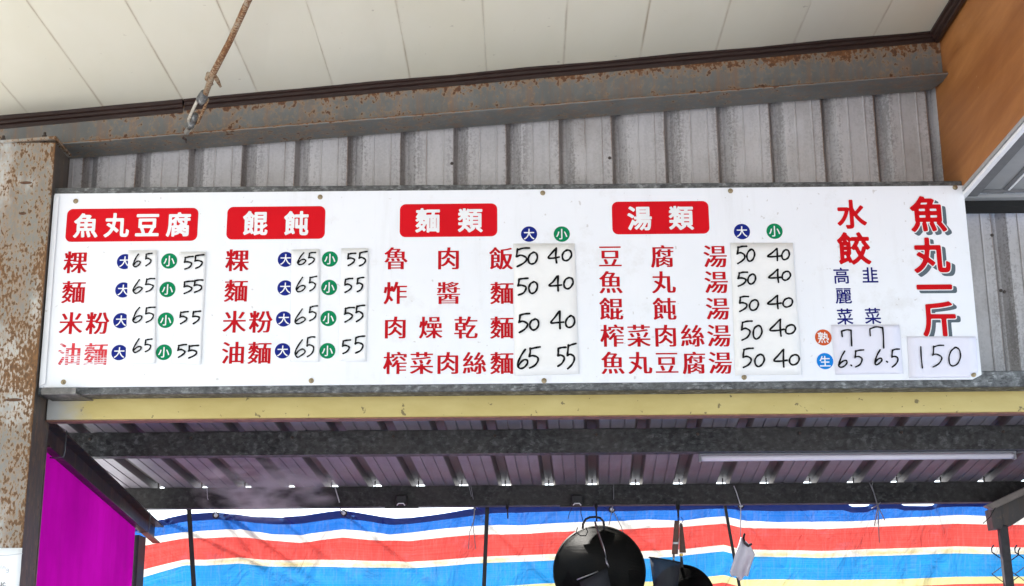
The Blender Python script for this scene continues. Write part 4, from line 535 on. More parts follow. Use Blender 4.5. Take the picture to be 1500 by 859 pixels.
# ================================================================ rafter: rusty I-beam
def rz_edge(b):
    x, y, z = b.xyz()
    # more rust along the flange lip and under the brown trim
    h = b.math('SUBTRACT', z, b.math('ADD', b.math('MULTIPLY', x, .075), 3.922))     # height above flange
    low = b.ramp(h, [(0, -.04), (.0035, -.03), (.006, .24), (.02, .09), (.06, 0.0)])
    top = b.ramp(b.math('SUBTRACT', .17, h), [(0, .14), (.03, .09), (.07, 0.0)])
    return b.math('SUBTRACT', b.math('ADD', low, top), .0)
RM = rusty('rusty_grey_paint', (.155, .158, .148), .42, (46, 46, 40), (.20, .080, .022), (.085, .036, .016), rz_edge, runs=.55, stain=.6)
ra = thing('steel_rafter', (0, 5.6, 3.9), 'long sloping grey steel I-beam streaked with orange rust, under the cream ceiling', 'steel beam')
xa, xb = -4.2, 1.80
x2 = 1.745
def slab(m, xa, xb, y0, y1, za, zb, t, xb2=None):
    """strip following the slope: bottom za(x), thickness t"""
    xb2 = xb2 or xb
    m.hexa([(xa,y0,za(xa)),(xb,y0,za(xb)),(xb2,y1,za(xb2)),(xa,y1,za(xa))],
           [(xa,y0,zb(xa)),(xb,y0,zb(xb)),(xb2,y1,zb(xb2)),(xa,y1,zb(xa))]); return m
slab(MB(), xa, 1.80, 5.54, 5.705, flZ, lambda x: flZ(x)+.009, 0, 1.745).build('flange', RM, ra, bevel=.002)
slab(MB(), xa, 1.7715, 5.61, 5.618, lambda x: flZ(x)+.009, lambda x: ceZ(x)-.02, 0).build('web', RM, ra)
slab(MB(), xa, 1.755, 5.645, 5.705, lambda x: ceZ(x)-.012, lambda x: ceZ(x)-.003, 0).build('upper_flange', RM, ra)
# ================================================================ corrugated cladding behind the board
def wall_mat():
    b = NB('pale_sheet', .5, .0, .45)
    x, y, z = b.xyz()
    n1 = b.noise(2.2, 5, .6)
    base = b.mix(b.ramp(n1, [(.3, 0.0), (.7, 1.0)]), (.43, .412, .405), (.54, .522, .515))
    # rib phase: 0 at the groove
    ph = b.math('PINGPONG', b.math('DIVIDE', b.math('SUBTRACT', x, GX), PIT), .5)
    st = b.noise(1, 6, .75, b.map((26, 26, 2.2)))
    sp = b.noise(95, 3, .7)
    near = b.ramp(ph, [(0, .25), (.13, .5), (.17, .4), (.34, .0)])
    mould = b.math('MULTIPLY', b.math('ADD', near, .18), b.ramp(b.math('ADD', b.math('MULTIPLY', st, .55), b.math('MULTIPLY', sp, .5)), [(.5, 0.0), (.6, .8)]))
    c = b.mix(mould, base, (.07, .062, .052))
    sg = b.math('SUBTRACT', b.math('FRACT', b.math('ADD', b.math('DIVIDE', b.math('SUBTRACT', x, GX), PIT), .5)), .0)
    groove = b.math('MULTIPLY', b.ramp(sg, [(.335, .0), (.352, 1.0), (.42, .9), (.47, .34), (.60, .16), (.64, .0)]), b.math('ADD', b.math('MULTIPLY', st, .5), .38))  # groove shade and brown grime put into the colour, heaviest on the left wall
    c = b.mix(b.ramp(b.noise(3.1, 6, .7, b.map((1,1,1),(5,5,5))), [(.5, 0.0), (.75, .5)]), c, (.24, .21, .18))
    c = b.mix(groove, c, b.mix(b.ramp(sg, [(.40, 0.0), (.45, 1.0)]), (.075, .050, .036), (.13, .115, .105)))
    rl = b.math('MULTIPLY', b.ramp(sg, [(.325, 0.0), (.343, 1.0), (.352, 0.0)]), b.ramp(st, [(.4, 0.0), (.62, .9)]))
    c = b.mix(rl, c, (.19, .085, .035))
    cr = b.math('MULTIPLY', b.ramp(ph, [(.325, 0.0), (.338, 1.0), (.352, 0.0)]), b.ramp(st, [(.42, 0.0), (.65, .7)]))
    c = b.mix(cr, c, (.17, .10, .06))
    b.col(c); b.bump(b.noise(60, 3), .15, .001)
    return b.m
PIT = .2236
GX = P(599, 240, 5.76).x            # centre of one groove
PW_PROF = [(-.034, .0), (-.018, .034), (-.004, .034), (.030, .0), (.072, .0), (.0745, -.004), (.0785, -.004), (.081, .0), (.1426, .0), (.145, -.004), (.149, -.004), (.1516, .0)]
WM = wall_mat()
wl = thing('corrugated_wall', (0, Y_WALL, 2.75), 'pale grey ribbed metal cladding with dark grooves and rust specks behind the menu board', 'wall')
k0 = -16
sheets = []
k = k0
while GX+k*PIT < 3.4:
    sheets.append((k, min(k+4, 99))); k += 4
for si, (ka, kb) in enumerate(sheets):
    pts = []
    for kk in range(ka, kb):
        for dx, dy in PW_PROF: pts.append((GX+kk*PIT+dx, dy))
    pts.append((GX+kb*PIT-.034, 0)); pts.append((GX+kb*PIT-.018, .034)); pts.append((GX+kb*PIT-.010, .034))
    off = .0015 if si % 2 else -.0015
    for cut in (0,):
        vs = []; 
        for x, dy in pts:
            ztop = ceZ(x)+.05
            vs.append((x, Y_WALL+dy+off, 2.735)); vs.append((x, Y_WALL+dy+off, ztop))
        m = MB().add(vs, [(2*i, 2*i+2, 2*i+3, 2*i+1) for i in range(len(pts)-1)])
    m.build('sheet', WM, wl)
for px, py in ((1466, 426), (1471, 428), (1453, 345), (662, 240), (893, 232)):
    p = P(px, py, Y_WALL); MB().lathe(p, (0,-1,0), [(.007,0),(.007,.004),(.004,.005),(.004,.009),(0,.009)], 8).build('screw', plain('dark_screw', (.06,.045,.035), .6), wl)
# ================================================================ steel column at the left
def col_edge(b):
    x, y, z = b.xyz()
    ex = b.ramp(b.math('SUBTRACT', P(80, 222, Y_COL).x, x), [(0, .09), (.012, .02), (.1, 0.0)])
    patch = b.ramp(b.noise(3.2, 4, .6, b.map((1.3, 1, .6), (5.3, 0, .9))), [(.40, -.10), (.62, .085)])
    zz = P(30, 525, Y_COL).z; z2 = P(45, 400, Y_COL).z
    g1 = b.ramp(b.math('ABSOLUTE', b.math('SUBTRACT', z, zz)), [(0, .085), (.10, .05), (.20, 0.0)])
    g2 = b.ramp(b.math('ABSOLUTE', b.math('SUBTRACT', z, z2)), [(0, .05), (.10, .02), (.16, 0.0)])
    return b.math('ADD', b.math('ADD', ex, patch), b.math('ADD', g1, g2))
CO = rusty('rusty_white_paint', (.225, .22, .195), .56, (105, 105, 55), (.20, .095, .032), (.10, .05, .02), col_edge, stain=.55, runs=.35, white=(.42, .42, .39))
COD = rusty('rusty_dark_paint', (.075, .062, .052), .3, (50, 50, 20), (.12, .055, .025), (.06, .03, .018))
cx = P(80, 222, Y_COL).x
cz = flZ(cx)-.012
co = thing('steel_column', (cx-.1, Y_COL+.1, 0), 'thick steel column with flaking white paint and rust chips at the left edge', 'column')
MB().box(cx-.30, cx, Y_COL, Y_COL+.010, 0, cz-.012).build('flange', CO, co, bevel=.003)
MB().box(cx-.30, cx, Y_COL+.185, Y_COL+.195, 0, cz-.012).build('flange', COD, co)
MB().box(cx-.30+.145, cx-.145, Y_COL+.010, Y_COL+.185, 0, cz-.013).build('web', COD, co)
MB().box(cx-.010, cx-.002, Y_COL+.010, Y_COL+.185, 0, cz-.013).build('side_plate', COD, co)
MB().hexa([(cx-.34,Y_COL-.012,flZ(cx-.34)-.012),(cx+.004,Y_COL-.012,flZ(cx)-.012),(cx+.004,Y_COL+.2,flZ(cx)-.012),(cx-.34,Y_COL+.2,flZ(cx-.34)-.012)],
          [(cx-.34,Y_COL-.012,flZ(cx-.34)-.001),(cx+.004,Y_COL-.012,flZ(cx)-.001),(cx+.004,Y_COL+.2,flZ(cx)-.001),(cx-.34,Y_COL+.2,flZ(cx-.34)-.001)]).build('cap_plate', CO, co, bevel=.001)
# raised weld scars and lifting slots on the face
SCAR = plain('rust_scar', (.10, .05, .026), .9, 0, .4, 90)
for px, py, w in ((38, 268, .05), (33, 313, .03), (20, 586, .07)):
    p = P(px, py, Y_COL); m = MB()
    m.lathe((p.x, Y_COL-.0005, p.z), (0,-1,0), [(1,0),(.8,.003),(.3,.004),(0,.004)], 14)
    for i in range(len(m.v)):
        v = m.v[i]; m.v[i] = Vector((p.x+(v.x-p.x)*w*.5, v.y, p.z+(v.z-p.z)*.006))
    m.build('weld_scar', SCAR, co)
BO = plain('bolt_dark', (.05, .035, .028), .55, .4, .4, 60)
for px in (5, 65):
    p = P(px, 220, Y_COL+.03); z = flZ(p.x)
    t = thing('bolt', (p.x, Y_COL+.03, z), 'rusty hex bolt through the column top plate, '+('left one beside the photo edge' if px == 5 else 'right one near the column corner'), 'bolt', 'bolts on the column cap plate')
    MB().lathe((p.x, Y_COL+.02, z+.0), (0,0,1), [(.011,0),(.011,.016),(.007,.018),(.006,.030),(0,.030)], 6).build('nut', BO, t)
    MB().lathe((p.x, Y_COL+.02, z-.013), (0,0,-1), [(.019,0),(.019,.004),(.012,.005),(.012,.017),(0,.018)], 6).build('bolt_head', BO, t)
# notice taped on the column
pa = NB('notice_paper', .6); pa.col((.78, .78, .77))
INK = plain('black_ink', (.006, .006, .006), .7, 0, .1); INK.node_tree.nodes['Principled BSDF'].inputs['Specular IOR Level'].default_value = .1
FINK = plain('faded_ink', (.42, .43, .45), .6, 0, .1)
a0, a1 = P(-70, 803, Y_COL-.004), P(33, 803, Y_COL-.004)
nt_ = thing('paper_notice', (a1.x-.1, Y_COL-.004, 1.8), 'white paper notice taped low on the rusty column, cut by the photo corner', 'notice')
m = MB(); NX = 10
vs = []
for i in range(NX+1):
    x = lerp(a0.x, a1.x, i/NX)
    for j in range(9):
        z = lerp(1.80, a1.z, j/8); vs.append((x, Y_COL-.004-.003*abs(math.sin(j*1.1+i*.3)), z))
m.add(vs, [(i*9+j, (i+1)*9+j, (i+1)*9+j+1, i*9+j+1) for i in range(NX) for j in range(8)]); m.build('sheet', pa.m, nt_, smooth=True, solid=.0008)
# ================================================================ handwriting
def catmull(p, n=6):
    if len(p) < 3: return p
    q = [p[0]]+list(p)+[p[-1]]; out = []
    for i in range(1, len(q)-2):
        a, b_, c, d = q[i-1], q[i], q[i+1], q[i+2]
        for k in range(n):
            t = k/n
            out.append(tuple(.5*((2*b_[j])+(-a[j]+c[j])*t+(2*a[j]-5*b_[j]+4*c[j]-d[j])*t*t+(-a[j]+3*b_[j]-3*c[j]+d[j])*t**3) for j in range(2)))
    out.append(tuple(p[-1])); return out
DIG = {
 '6': [[(.72,0),(.40,.28),(.12,.62),(.03,.86),(.25,1.0),(.62,.92),(.93,.74),(.95,.60),(.70,.55),(.35,.66),(.10,.84)]],
 '5': [[(.16,.06),(.13,.28),(.08,.45)],[(.08,.45),(.40,.40),(.78,.50),(.80,.66),(.55,.85),(.12,1.0)],[(.16,.08),(.55,.02),(1.0,0)]],
 '0': [[(.52,.02),(.20,.16),(.0,.50),(.08,.86),(.38,1.0),(.78,.84),(1.0,.48),(.90,.12),(.60,.0),(.40,.05)]],
 '4': [[(.62,.02),(.30,.35),(.0,.66),(.45,.66),(.92,.60)],[(.68,.0),(.66,.5),(.70,1.0)]],
 '7': [[(.06,.42),(.03,.12)],[(.03,.10),(.50,.0),(.92,.02)],[(.92,.02),(.97,.45),(1.0,1.0)]],
 '1': [[(.2,0),(.4,.5),(.8,1)]],
 '.': [[(.3,.3),(.6,.6)]],
 'i': [[(.5,.35),(.45,1)],[(.55,0),(.56,.06)]], 'n': [[(.1,.3),(.05,1)],[(.08,.5),(.5,.3),(.85,.5),(.85,1)]],
 'g': [[(.85,.3),(.3,.3),(.15,.6),(.5,.75),(.8,.5)],[(.85,.3),(.85,1.0),(.4,1.2),(.1,1.1)]],
 'N': [[(.05,1),(.05,0),(.85,1),(.85,0)]], 'C': [[(.9,.15),(.5,0),(.1,.3),(.1,.7),(.5,1),(.9,.85)]],
}
def ribbon(m, pts, w, Y):
    """flat pen stroke with round ends in the XZ plane"""
    n = len(pts); L = []; Rr = []
    for i, p in enumerate(pts):
        a = pts[max(i-1, 0)]; c = pts[min(i+1, n-1)]
        dx, dz = c[0]-a[0], c[1]-a[1]; l = math.hypot(dx, dz) or 1e-6
        ww = w*(1+.12*math.sin(i*.9+p[0]*40))
        nx, nz = -dz/l*ww/2, dx/l*ww/2
        L.append((p[0]+nx, Y, p[1]+nz)); Rr.append((p[0]-nx, Y, p[1]-nz))
    m.add(L+Rr, [(i+1, i, n+i, n+i+1) for i in range(n-1)])
    for p in (pts[0], pts[-1]):
        m.add([(p[0]+w/2*math.cos(k*math.pi/5), Y-.00005, p[1]+w/2*math.sin(k*math.pi/5)) for k in range(10)], [tuple(range(10))[::-1]])
def digit(ch, box, Y, parent, mat=None, w=.0062, name='digit'):
    x0, y0, x1, y1 = box
    if x1-x0 < 1: pass
    m = MB(); k = 0
    for st in DIG[ch]:
        jit = [(u+random.uniform(-.025, .025), v+random.uniform(-.02, .02)) for u, v in st]
        pp = catmull(jit, 5)
        q = []
        for u, v in pp:
            r = P(lerp(x0, x1, u), lerp(y0, y1, v), Y); q.append((r.x, r.z))
        ribbon(m, q, w, Y-.0001*k); k += 1
    return m.build(name, mat or INK, parent)
for ch, bx, mt in (('N',(-4,853,3,861),INK),('C',(4,854,8,859),INK),('i',(0,826,3,833),FINK),('n',(4,829,8,834),FINK),('g',(9,832,13,838),FINK)):
    digit(ch, bx, Y_COL-.010, nt_, mt, .0022, 'letter')
m = MB(); 
pp = [P(x, y, Y_COL-.010) for x, y in ((-40, 815), (10, 814), (33, 811))]; ribbon(m, [(p.x, p.z) for p in pp], .002, Y_COL-.010); m.build('pen_line', FINK, nt_)
# ================================================================ menu board
def vinyl(name, c, rough=.5):
    b = NB(name, rough, 0, .12); n = b.noise(6, 4)
    b.col(b.mix(b.ramp(n, [(.3, 0.0), (.75, 1.0)]), tuple(x*.9 for x in c), c)); return b.m
b = NB('board_white', .3, 0, .4)
n = b.noise(1.6, 5, .6); stv = b.noise(1, 5, .7, b.map((14, 14, 1.6)))
c = b.mix(b.ramp(n, [(.3, 0.0), (.7, 1.0)]), (.745, .755, .78), (.785, .795, .82))
c = b.mix(b.ramp(stv, [(.55, 0.0), (.85, .25)]), c, (.52, .50, .48))
c = b.mix(b.ramp(b.noise(42, 2, .5), [(.72, 0.0), (.76, .4)]), c, (.35, .3, .25))
c = b.mix(b.ramp(b.noise(5, 6, .75, b.map((1,1,1),(9,1,4))), [(.56, 0.0), (.74, .28)]), c, (.50, .46, .40))
b.col(c); b.bump(b.noise(1.5, 2), .12, .01); BW = b.m
RED = vinyl('red_vinyl', (.47, .003, .009)); REDH = vinyl('red_plate', (.60, .003, .010)); WHI = vinyl('white_vinyl', (.78, .78, .78))
REDB = vinyl('bright_red_vinyl', (.54, .002, .006))
NAVY = vinyl('navy_vinyl', (.006, .008, .15)); GRN = vinyl('green_vinyl', (.0, .20, .075)); ORG = vinyl('orange_vinyl', (.55, .085, .02))
SKY = vinyl('blue_vinyl', (.005, .20, .62)); SHD = vinyl('slate_vinyl', (.10, .13, .15)); BLU = vinyl('royal_blue_vinyl', (.006, .016, .19))
# worn vinyl: flaked in thin horizontal lines
b = NB('worn_red_vinyl', .4)
x, y, z = b.xyz()
wv = b.math('PINGPONG', b.math('MULTIPLY', z, 110), .5)
wf = b.math('ADD', wv, b.math('MULTIPLY', b.math('SUBTRACT', b.noise(30, 4), .5), 1.6))
hgt = b.ramp(b.math('SUBTRACT', z, P(120, 537, Y_SIGN).z), [(0, .30), (.075, -.12)])
b.col(b.mix(b.ramp(b.math('ADD', wf, hgt), [(.42, 0.0), (.62, .75)]), (.56, .008, .02), (.72, .72, .75))); WORN = b.m
mbd = thing('menu_board', (-.05, Y_SIGN, 2.79), 'long white menu board with red lettering and price columns', 'sign')
def bp(px, py, d=0): return P(px, py, Y_SIGN-d)
poly = [(57,568),(1425,556),(1438,549),(1411,272),(80,284)]
pz = [(bp(*q).x, bp(*q).z) for q in poly]
MB().prism(pz, Y_SIGN, Y_SIGN+.008).build('panel', BW, mbd, bevel=.0008)
# folded edging along the left side
ed = [(79,286),(83,293),(88,296),(62,565),(58,567),(57,560)]
q = [(bp(*e).x, bp(*e).z) for e in ((80,287),(87,290),(67,563),(58,566))]
MB().prism(q, Y_SIGN-.009, Y_SIGN-.0035).build('edge_strip', BW, mbd, bevel=.001)
SC = plain('dull_brass', (.28, .22, .13), .35, .7, .3, 80)
for px, py in ((111,295),(469,289),(795,283),(1070,280),(1399,275),(93,560),(456,558),(797,558),(1090,553),(1426,549)):
    p = bp(px, py); MB().lathe((p.x, Y_SIGN+.0005, p.z), (0,-1,0), [(.0105,0),(.0105,.0022),(.0065,.003),(.0065,.008),(.003,.0095),(0,.0095)], 10).build('screw', SC, mbd, smooth=False)
    rx = p.x
def put(key, px, py, s, mat, parent=None, d=.0008, name='character', wx=1):
    """a flat vinyl character centred on the pixel, s = em size in photo pixels"""
    p = P(px, py, Y_SIGN-d); a = P(px-s/2, py, Y_SIGN-d); c2 = P(px+s/2, py, Y_SIGN-d)
    w = (c2-a).length/.84
    h = (P(px, py-s/2, Y_SIGN-d).z-P(px, py+s/2, Y_SIGN-d).z)/.84
    src = glyph_mesh(key)
    me = _mm.get((key, mat.name))
    if me is None:
        me = src.copy(); me.materials.clear(); me.materials.append(mat); _mm[(key, mat.name)] = me
    o = bpy.data.objects.new(name, me); COL.objects.link(o)
    o.location = p-Vector(parent['_o']); o.scale = (w*wx, 1, h); o.parent = parent
    return o
_mm = {}
def rrect(px0, py0, px1, py1, r, Y):
    a = P(px0, py0, Y); c2 = P(px1, py1, Y); x0, z1, x1, z0 = a.x, a.z, c2.x, c2.z
    out = []
    for cx_, cz_, a0_ in ((x1-r, z1-r, 0), (x0+r, z1-r, 90), (x0+r, z0+r, 180), (x1-r, z0+r, 270)):
        for k in range(7):
            t = math.radians(a0_+15*k); out.append((cx_+r*math.cos(t), cz_+r*math.sin(t)))
    return out
HEADS = [((99,306.5,288.5,353), [('魚',126,330.5),('丸',171,330),('豆',216,330),('腐',261.5,329)], 'red title plate reading 魚丸豆腐'),
         ((333.5,303.5,475.5,350), [('餛',374,327),('飩',434,327)], 'red title plate reading 餛飩'),
         ((586,299.5,728.5,346.5), [('麵',626.5,323),('類',689,323)], 'red title plate reading 麵類'),
         ((896,296,1039.5,342.5), [('湯',937,320),('類',998,319.5)], 'red title plate reading 湯類')]
for bx, chs, lb in HEADS:
    m = MB().prism(rrect(*bx, .024, Y_SIGN), Y_SIGN-.0008, Y_SIGN-.0001); hp = m.build('heading_plate', REDH, mbd); hp['label'] = lb
    hp['_o'] = Vector(mbd['_o'])
    for ch, x, y in chs: put('b'+ch, x, y, 37.5, WHI, hp, .0016)
def text(rows, s, mat, style='s'):
    for y, items in rows:
        for ch, x in items: put(style+ch, x, y, s, mat, mbd)
text([(384.5, [('粿',110.6)]), (428, [('麵',107.6)]), (473.6, [('米',104),('粉',143)])], 36, RED)
text([(519, [('油',101),('麵',140)])], 36, WORN)
text([(381.5, [('粿',347.5)]), (426, [('麵',345.5)]), (471.6, [('米',343.5),('粉',382)]), (517, [('油',341),('麵',380)])], 36, RED)
text([(378.7, [('魯',580),('肉',657),('飯',734)]), (429.4, [('炸',579),('醬',657),('麵',735)]),
      (480, [('肉',579),('燥',631),('乾',682.5),('麵',735)]), (532, [('榨',578.4),('菜',617.6),('肉',656),('絲',695),('麵',735)])], 36, RED)
text([(375.8, [('豆',893.8),('腐',970),('湯',1047.5)]), (413.6, [('魚',894.6),('丸',972),('湯',1049)]), (452.5, [('餛',895.3),('飩',973.3),('湯',1051)]),
      (492, [('榨',896.5),('菜',935.7),('肉',975),('絲',1014.4),('湯',1053)]), (531.8, [('魚',897.6),('丸',937.6),('豆',976.8),('腐',1016.4),('湯',1055)])], 36, RED)
put('b水', 1247.6, 314, 45, REDB, mbd); put('b餃', 1251, 364, 50, REDB, mbd)
for ch, x, y in (('高',1232.5,404),('麗',1235.6,433.8),('菜',1237.7,463.9),('韭',1274.5,403),('菜',1278.6,463)): put('m'+ch, x, y, 25.5, NAVY, mbd)
for ch, x, y in (('魚',1359.3,313.5),('丸',1364.4,374),('一',1368.8,420.6),('斤',1375.7,467.5)):
    put('w'+ch, x+5.5, y+4, 55, SHD, mbd, .0005, 'character_shadow'); put('w'+ch, x, y, 55, WHI, mbd, .0010, 'character_outline'); put('b'+ch, x, y, 55, REDB, mbd, .0015)
def disc(px, py, r, mat, key, par=None, d=.0008, s=16):
    p = bp(px, py, d); rr = (bp(px+r, py)-bp(px, py)).length
    m = MB().add([(p.x+rr*math.cos(k*math.pi/16), p.y, p.z+rr*math.sin(k*math.pi/16)) for k in range(32)], [tuple(range(32))])
    o = m.build('size_badge', mat, par or mbd); o['_o'] = Vector((par or mbd)['_o'])
    put(key, px, py, s, WHI, o, d+.0006)
    return o
for cx_, cy_ in ((182.8,383.5),(180.3,425),(177.3,470),(174.7,516.7),(418.4,380.3),(417.8,422),(415.7,467.5),(414,514.2)): disc(cx_, cy_, 11.6, BLU, 'm大', s=17)
for cx_, cy_ in ((775,343.2),(1086.8,339.5)): disc(cx_, cy_, 11.9, BLU, 'm大', s=17)
for cx_, cy_ in ((822.9,343.2),(1134.6,339)): disc(cx_, cy_, 11.9, GRN, 'm小', s=17)
for cx_, cy_ in ((247.8,382.6),(245.3,424.3),(242.8,469.4),(240,516.3),(483.2,379.7),(482.1,421.4),(481.1,466.7),(479.6,514.2)): disc(cx_, cy_, 11.8, GRN, ('m','小'), s=17)
disc(1206, 494.6, 12.2, ORG, 'm熟', s=17.5); disc(1208.5, 529.3, 12.2, SKY, 'm生', s=17.5)
# ---- taped price strips, each its own card, slightly bowed
def paper(name, c):
    b = NB(name, .38); n = b.noise(7, 4)
    b.col(b.mix(b.ramp(n, [(.3, 0.0), (.7, 1.0)]), tuple(v*.95 for v in c), c)); return b.m
PAPW = paper('card_white', (.82, .82, .82)); PAPC = paper('card_cream', (.80, .79, .77)); PAPL = paper('card_lilac', (.71, .695, .77))
def strip(corners, mat, label, digits, d0=.002, bow=.004, notch=None):
    """corners TL TR BR BL in photo pixels; right side stands a little off the board"""
    TL, TR, BR_, BL = corners
    c = bp((TL[0]+BR_[0])/2, (TL[1]+BR_[1])/2)
    t = thing('price_card', (c.x, Y_SIGN-.003, bp(*BL).z), label, 'price card', 'price cards taped on the menu board')
    def off(u, v): return d0+bow*(u**2.2)*(.75+.25*math.cos(v*7))
    NXs, NYs = 8, 14; vs = []
    for j in range(NYs+1):
        v = j/NYs
        for i in range(NXs+1):
            u = i/NXs
            x = lerp(lerp(TL[0], TR[0], u), lerp(BL[0], BR_[0], u), v); y = lerp(lerp(TL[1], TR[1], u), lerp(BL[1], BR_[1], u), v)
            if notch and i == NXs and j >= NYs-1: x -= 11
            w = math.sin(v*9+TL[0])*.35
            vs.append(bp(x+(w if i == NXs else 0), y, off(u, v)))
    MB().add(vs, [(j*(NXs+1)+i, (j+1)*(NXs+1)+i, (j+1)*(NXs+1)+i+1, j*(NXs+1)+i+1) for j in range(NYs) for i in range(NXs)]).build('card', mat, t, smooth=True, solid=.0008)
    for ch, box, wd in digits:
        digit(ch, box, Y_SIGN-d0-bow-.0016, t, None, wd)
    return t
def sc(ox, oy, s, lst, w=.0060):
    return [(ch, (ox+a/s, oy+b_/s, ox+c_/s, oy+d_/s), w) for ch, (a, b_, c_, d_) in lst]
strip([(262,369),(302,369),(294,534),(252,532)], PAPW, 'slim white card of four handwritten 55 prices under the 魚丸豆腐 title, right of the green badges',
  sc(160,360,4.773,[('5',(520,77,588,165)),('5',(595,65,662,160)),('5',(517,250,588,335)),('5',(590,240,657,328)),('5',(490,462,553,545)),('5',(580,458,640,545)),('5',(475,692,540,780)),('5',(548,697,625,785))], .0068))
strip([(188,367),(230,367),(227,532),(184,533)], PAPW, 'slim white card of four handwritten 65 prices under the 魚丸豆腐 title, overlapping the blue badges',
  sc(160,360,4.773,[('6',(168,60,218,148)),('5',(250,55,300,140)),('6',(165,238,230,332)),('5',(250,230,320,325)),('6',(165,432,230,537)),('5',(250,430,322,537)),('6',(165,652,225,748)),('5',(247,655,300,742))], .0060), d0=.0022)
strip([(500,364),(540,364),(536,530),(496,529)], PAPW, 'narrow card of 55 prices right of the green badges below the 餛飩 title plate',
  sc(400,355,4.773,[('5',(517,77,578,163)),('5',(597,67,657,168)),('5',(497,255,558,352)),('5',(583,247,635,347)),('5',(495,457,567,557)),('5',(575,440,640,557)),('5',(480,685,542,780)),('5',(568,658,642,775))], .0068))
strip([(427,366),(468,365),(467,530),(425,530)], PAPW, 'narrow card of 65 prices beside the blue badges below the 餛飩 title plate',
  sc(400,355,4.773,[('6',(170,75,230,157)),('5',(245,72,297,155)),('6',(160,248,225,347)),('5',(250,240,305,342)),('6',(153,468,225,572)),('5',(250,447,310,550)),('6',(152,682,225,803)),('5',(232,662,293,802))], .0060), d0=.0022)
strip([(752,357),(842,357),(848,548),(754,551)], PAPC, 'cream card with handwritten 50, 40, 65 and 55 prices in the noodle column',
  sc(740,320,3.655,[('5',(55,160,128,258)),('0',(125,183,172,245)),('4',(232,160,292,240)),('0',(307,170,355,228)),('5',(65,320,122,412)),('0',(128,340,173,402)),('4',(235,310,305,388)),('0',(315,318,363,377)),('5',(70,512,130,612)),('0',(132,540,180,597)),('4',(243,498,318,592)),('0',(325,522,372,585)),('6',(65,702,122,805)),('5',(125,690,187,803)),('5',(278,690,325,792)),('5',(330,672,378,808))], .0078), bow=.003)
strip([(1070,356),(1161,356),(1174.5,549),(1077,550)], PAPC, 'cream card with five rows of handwritten 50 and 40 prices in the soup column',
  sc(1060,320,3.58,[('5',(67,145,120,238)),('0',(122,163,163,225)),('4',(232,158,305,222)),('0',(305,165,345,218)),('5',(72,282,125,357)),('0',(128,293,168,345)),('4',(237,268,308,335)),('0',(307,278,350,325)),('5',(80,410,130,488)),('0',(137,427,182,483)),('4',(232,405,307,472)),('0',(312,418,362,465)),('5',(90,538,150,640)),('0',(155,563,200,632)),('4',(243,530,325,618)),('0',(325,558,376,607)),('5',(97,683,155,783)),('0',(165,713,212,777)),('4',(262,688,340,780)),('0',(345,715,397,768))], .0072), bow=.003)
strip([(1217.5,476),(1317.5,476),(1323,547.6),(1224,549)], PAPL, 'lilac card with handwritten 7 and 6.5 prices beside the orange and blue badges',
  sc(1185,380,4.773,[('7',(228,493,298,605)),('7',(422,475,522,622)),('6',(207,643,268,757)),('.',(288,735,306,752)),('5',(318,632,383,755)),('6',(460,635,512,737)),('.',(537,709,557,726)),('5',(575,628,632,752))], .0062), bow=.003)
strip([(1328.5,493),(1430,493),(1433,553),(1332,554)], PAPL, 'lilac card with the handwritten price 150 at the lower right corner',
  sc(1185,380,4.773,[('1',(778,610,797,758)),('5',(858,600,943,755)),('0',(978,618,1060,748))], .0056), bow=.003, notch=True)
# ================================================================ galvanised tubes that carry the board
GA = galvanised('galvanised_tube', .05, .30, (1, 1.03, 1.03), .35)
zt = lambda px, py, Y=5.5: P(px, py, Y).z
t = thing('galvanised_tube', (0, 5.52, 3.58), 'thin galvanised steel tube along the top edge of the menu board', 'steel tube')
za, zb = zt(90, 275, 5.502), zt(1405, 265, 5.502); xa_, xb_ = P(80, 275, 5.502).x, P(1410, 265, 5.502).x
MB().hexa([(xa_,5.502,za-.05),(xb_,5.502,zb-.05),(xb_,5.55,zb-.05),(xa_,5.55,za-.05)], [(xa_,5.502,za),(xb_,5.502,zb),(xb_,5.55,zb),(xa_,5.55,za)]).build('tube_wall', GA, t, bevel=.004)
t = thing('galvanised_tube', (0, 5.55, 2.74), 'thick galvanised steel tube carrying the bottom edge of the menu board', 'steel tube')
xa_, xb_ = cx-.02, 3.0
zb0 = zt(100, 578.5); zb1 = zt(1320, 568)
zc = (zb0+zb1)/2
MB().box(xa_, xb_, 5.500, 5.592, zc, zc+.064).build('tube_wall', GA, t, bevel=.004)
px_ = [(88, 583), (112, 590)]
GD = galvanised('dirty_bracket', .14, .3, (1, .95, .88), .6)
q0, q1 = P(62, 571, 5.47), P(112, 569, 5.47)
MB().hexa([(q0.x,5.466,zc-.006),(q1.x,5.466,zc-.006),(q1.x+.03,5.60,zc-.006),(q0.x,5.60,zc-.006)], [(q0.x,5.466,zc-.001),(q1.x,5.466,zc-.001),(q1.x+.03,5.60,zc-.001),(q0.x,5.60,zc-.001)]).build('bracket', GD, t)
MB().hexa([(q0.x,5.462,zc-.006),(q1.x,5.462,zc-.006),(q1.x,5.466,zc-.006),(q0.x,5.466,zc-.006)], [(q0.x,5.462,zc+.02),(q1.x,5.462,zc+.02),(q1.x,5.466,zc+.02),(q0.x,5.466,zc+.02)]).build('bracket', GD, t)
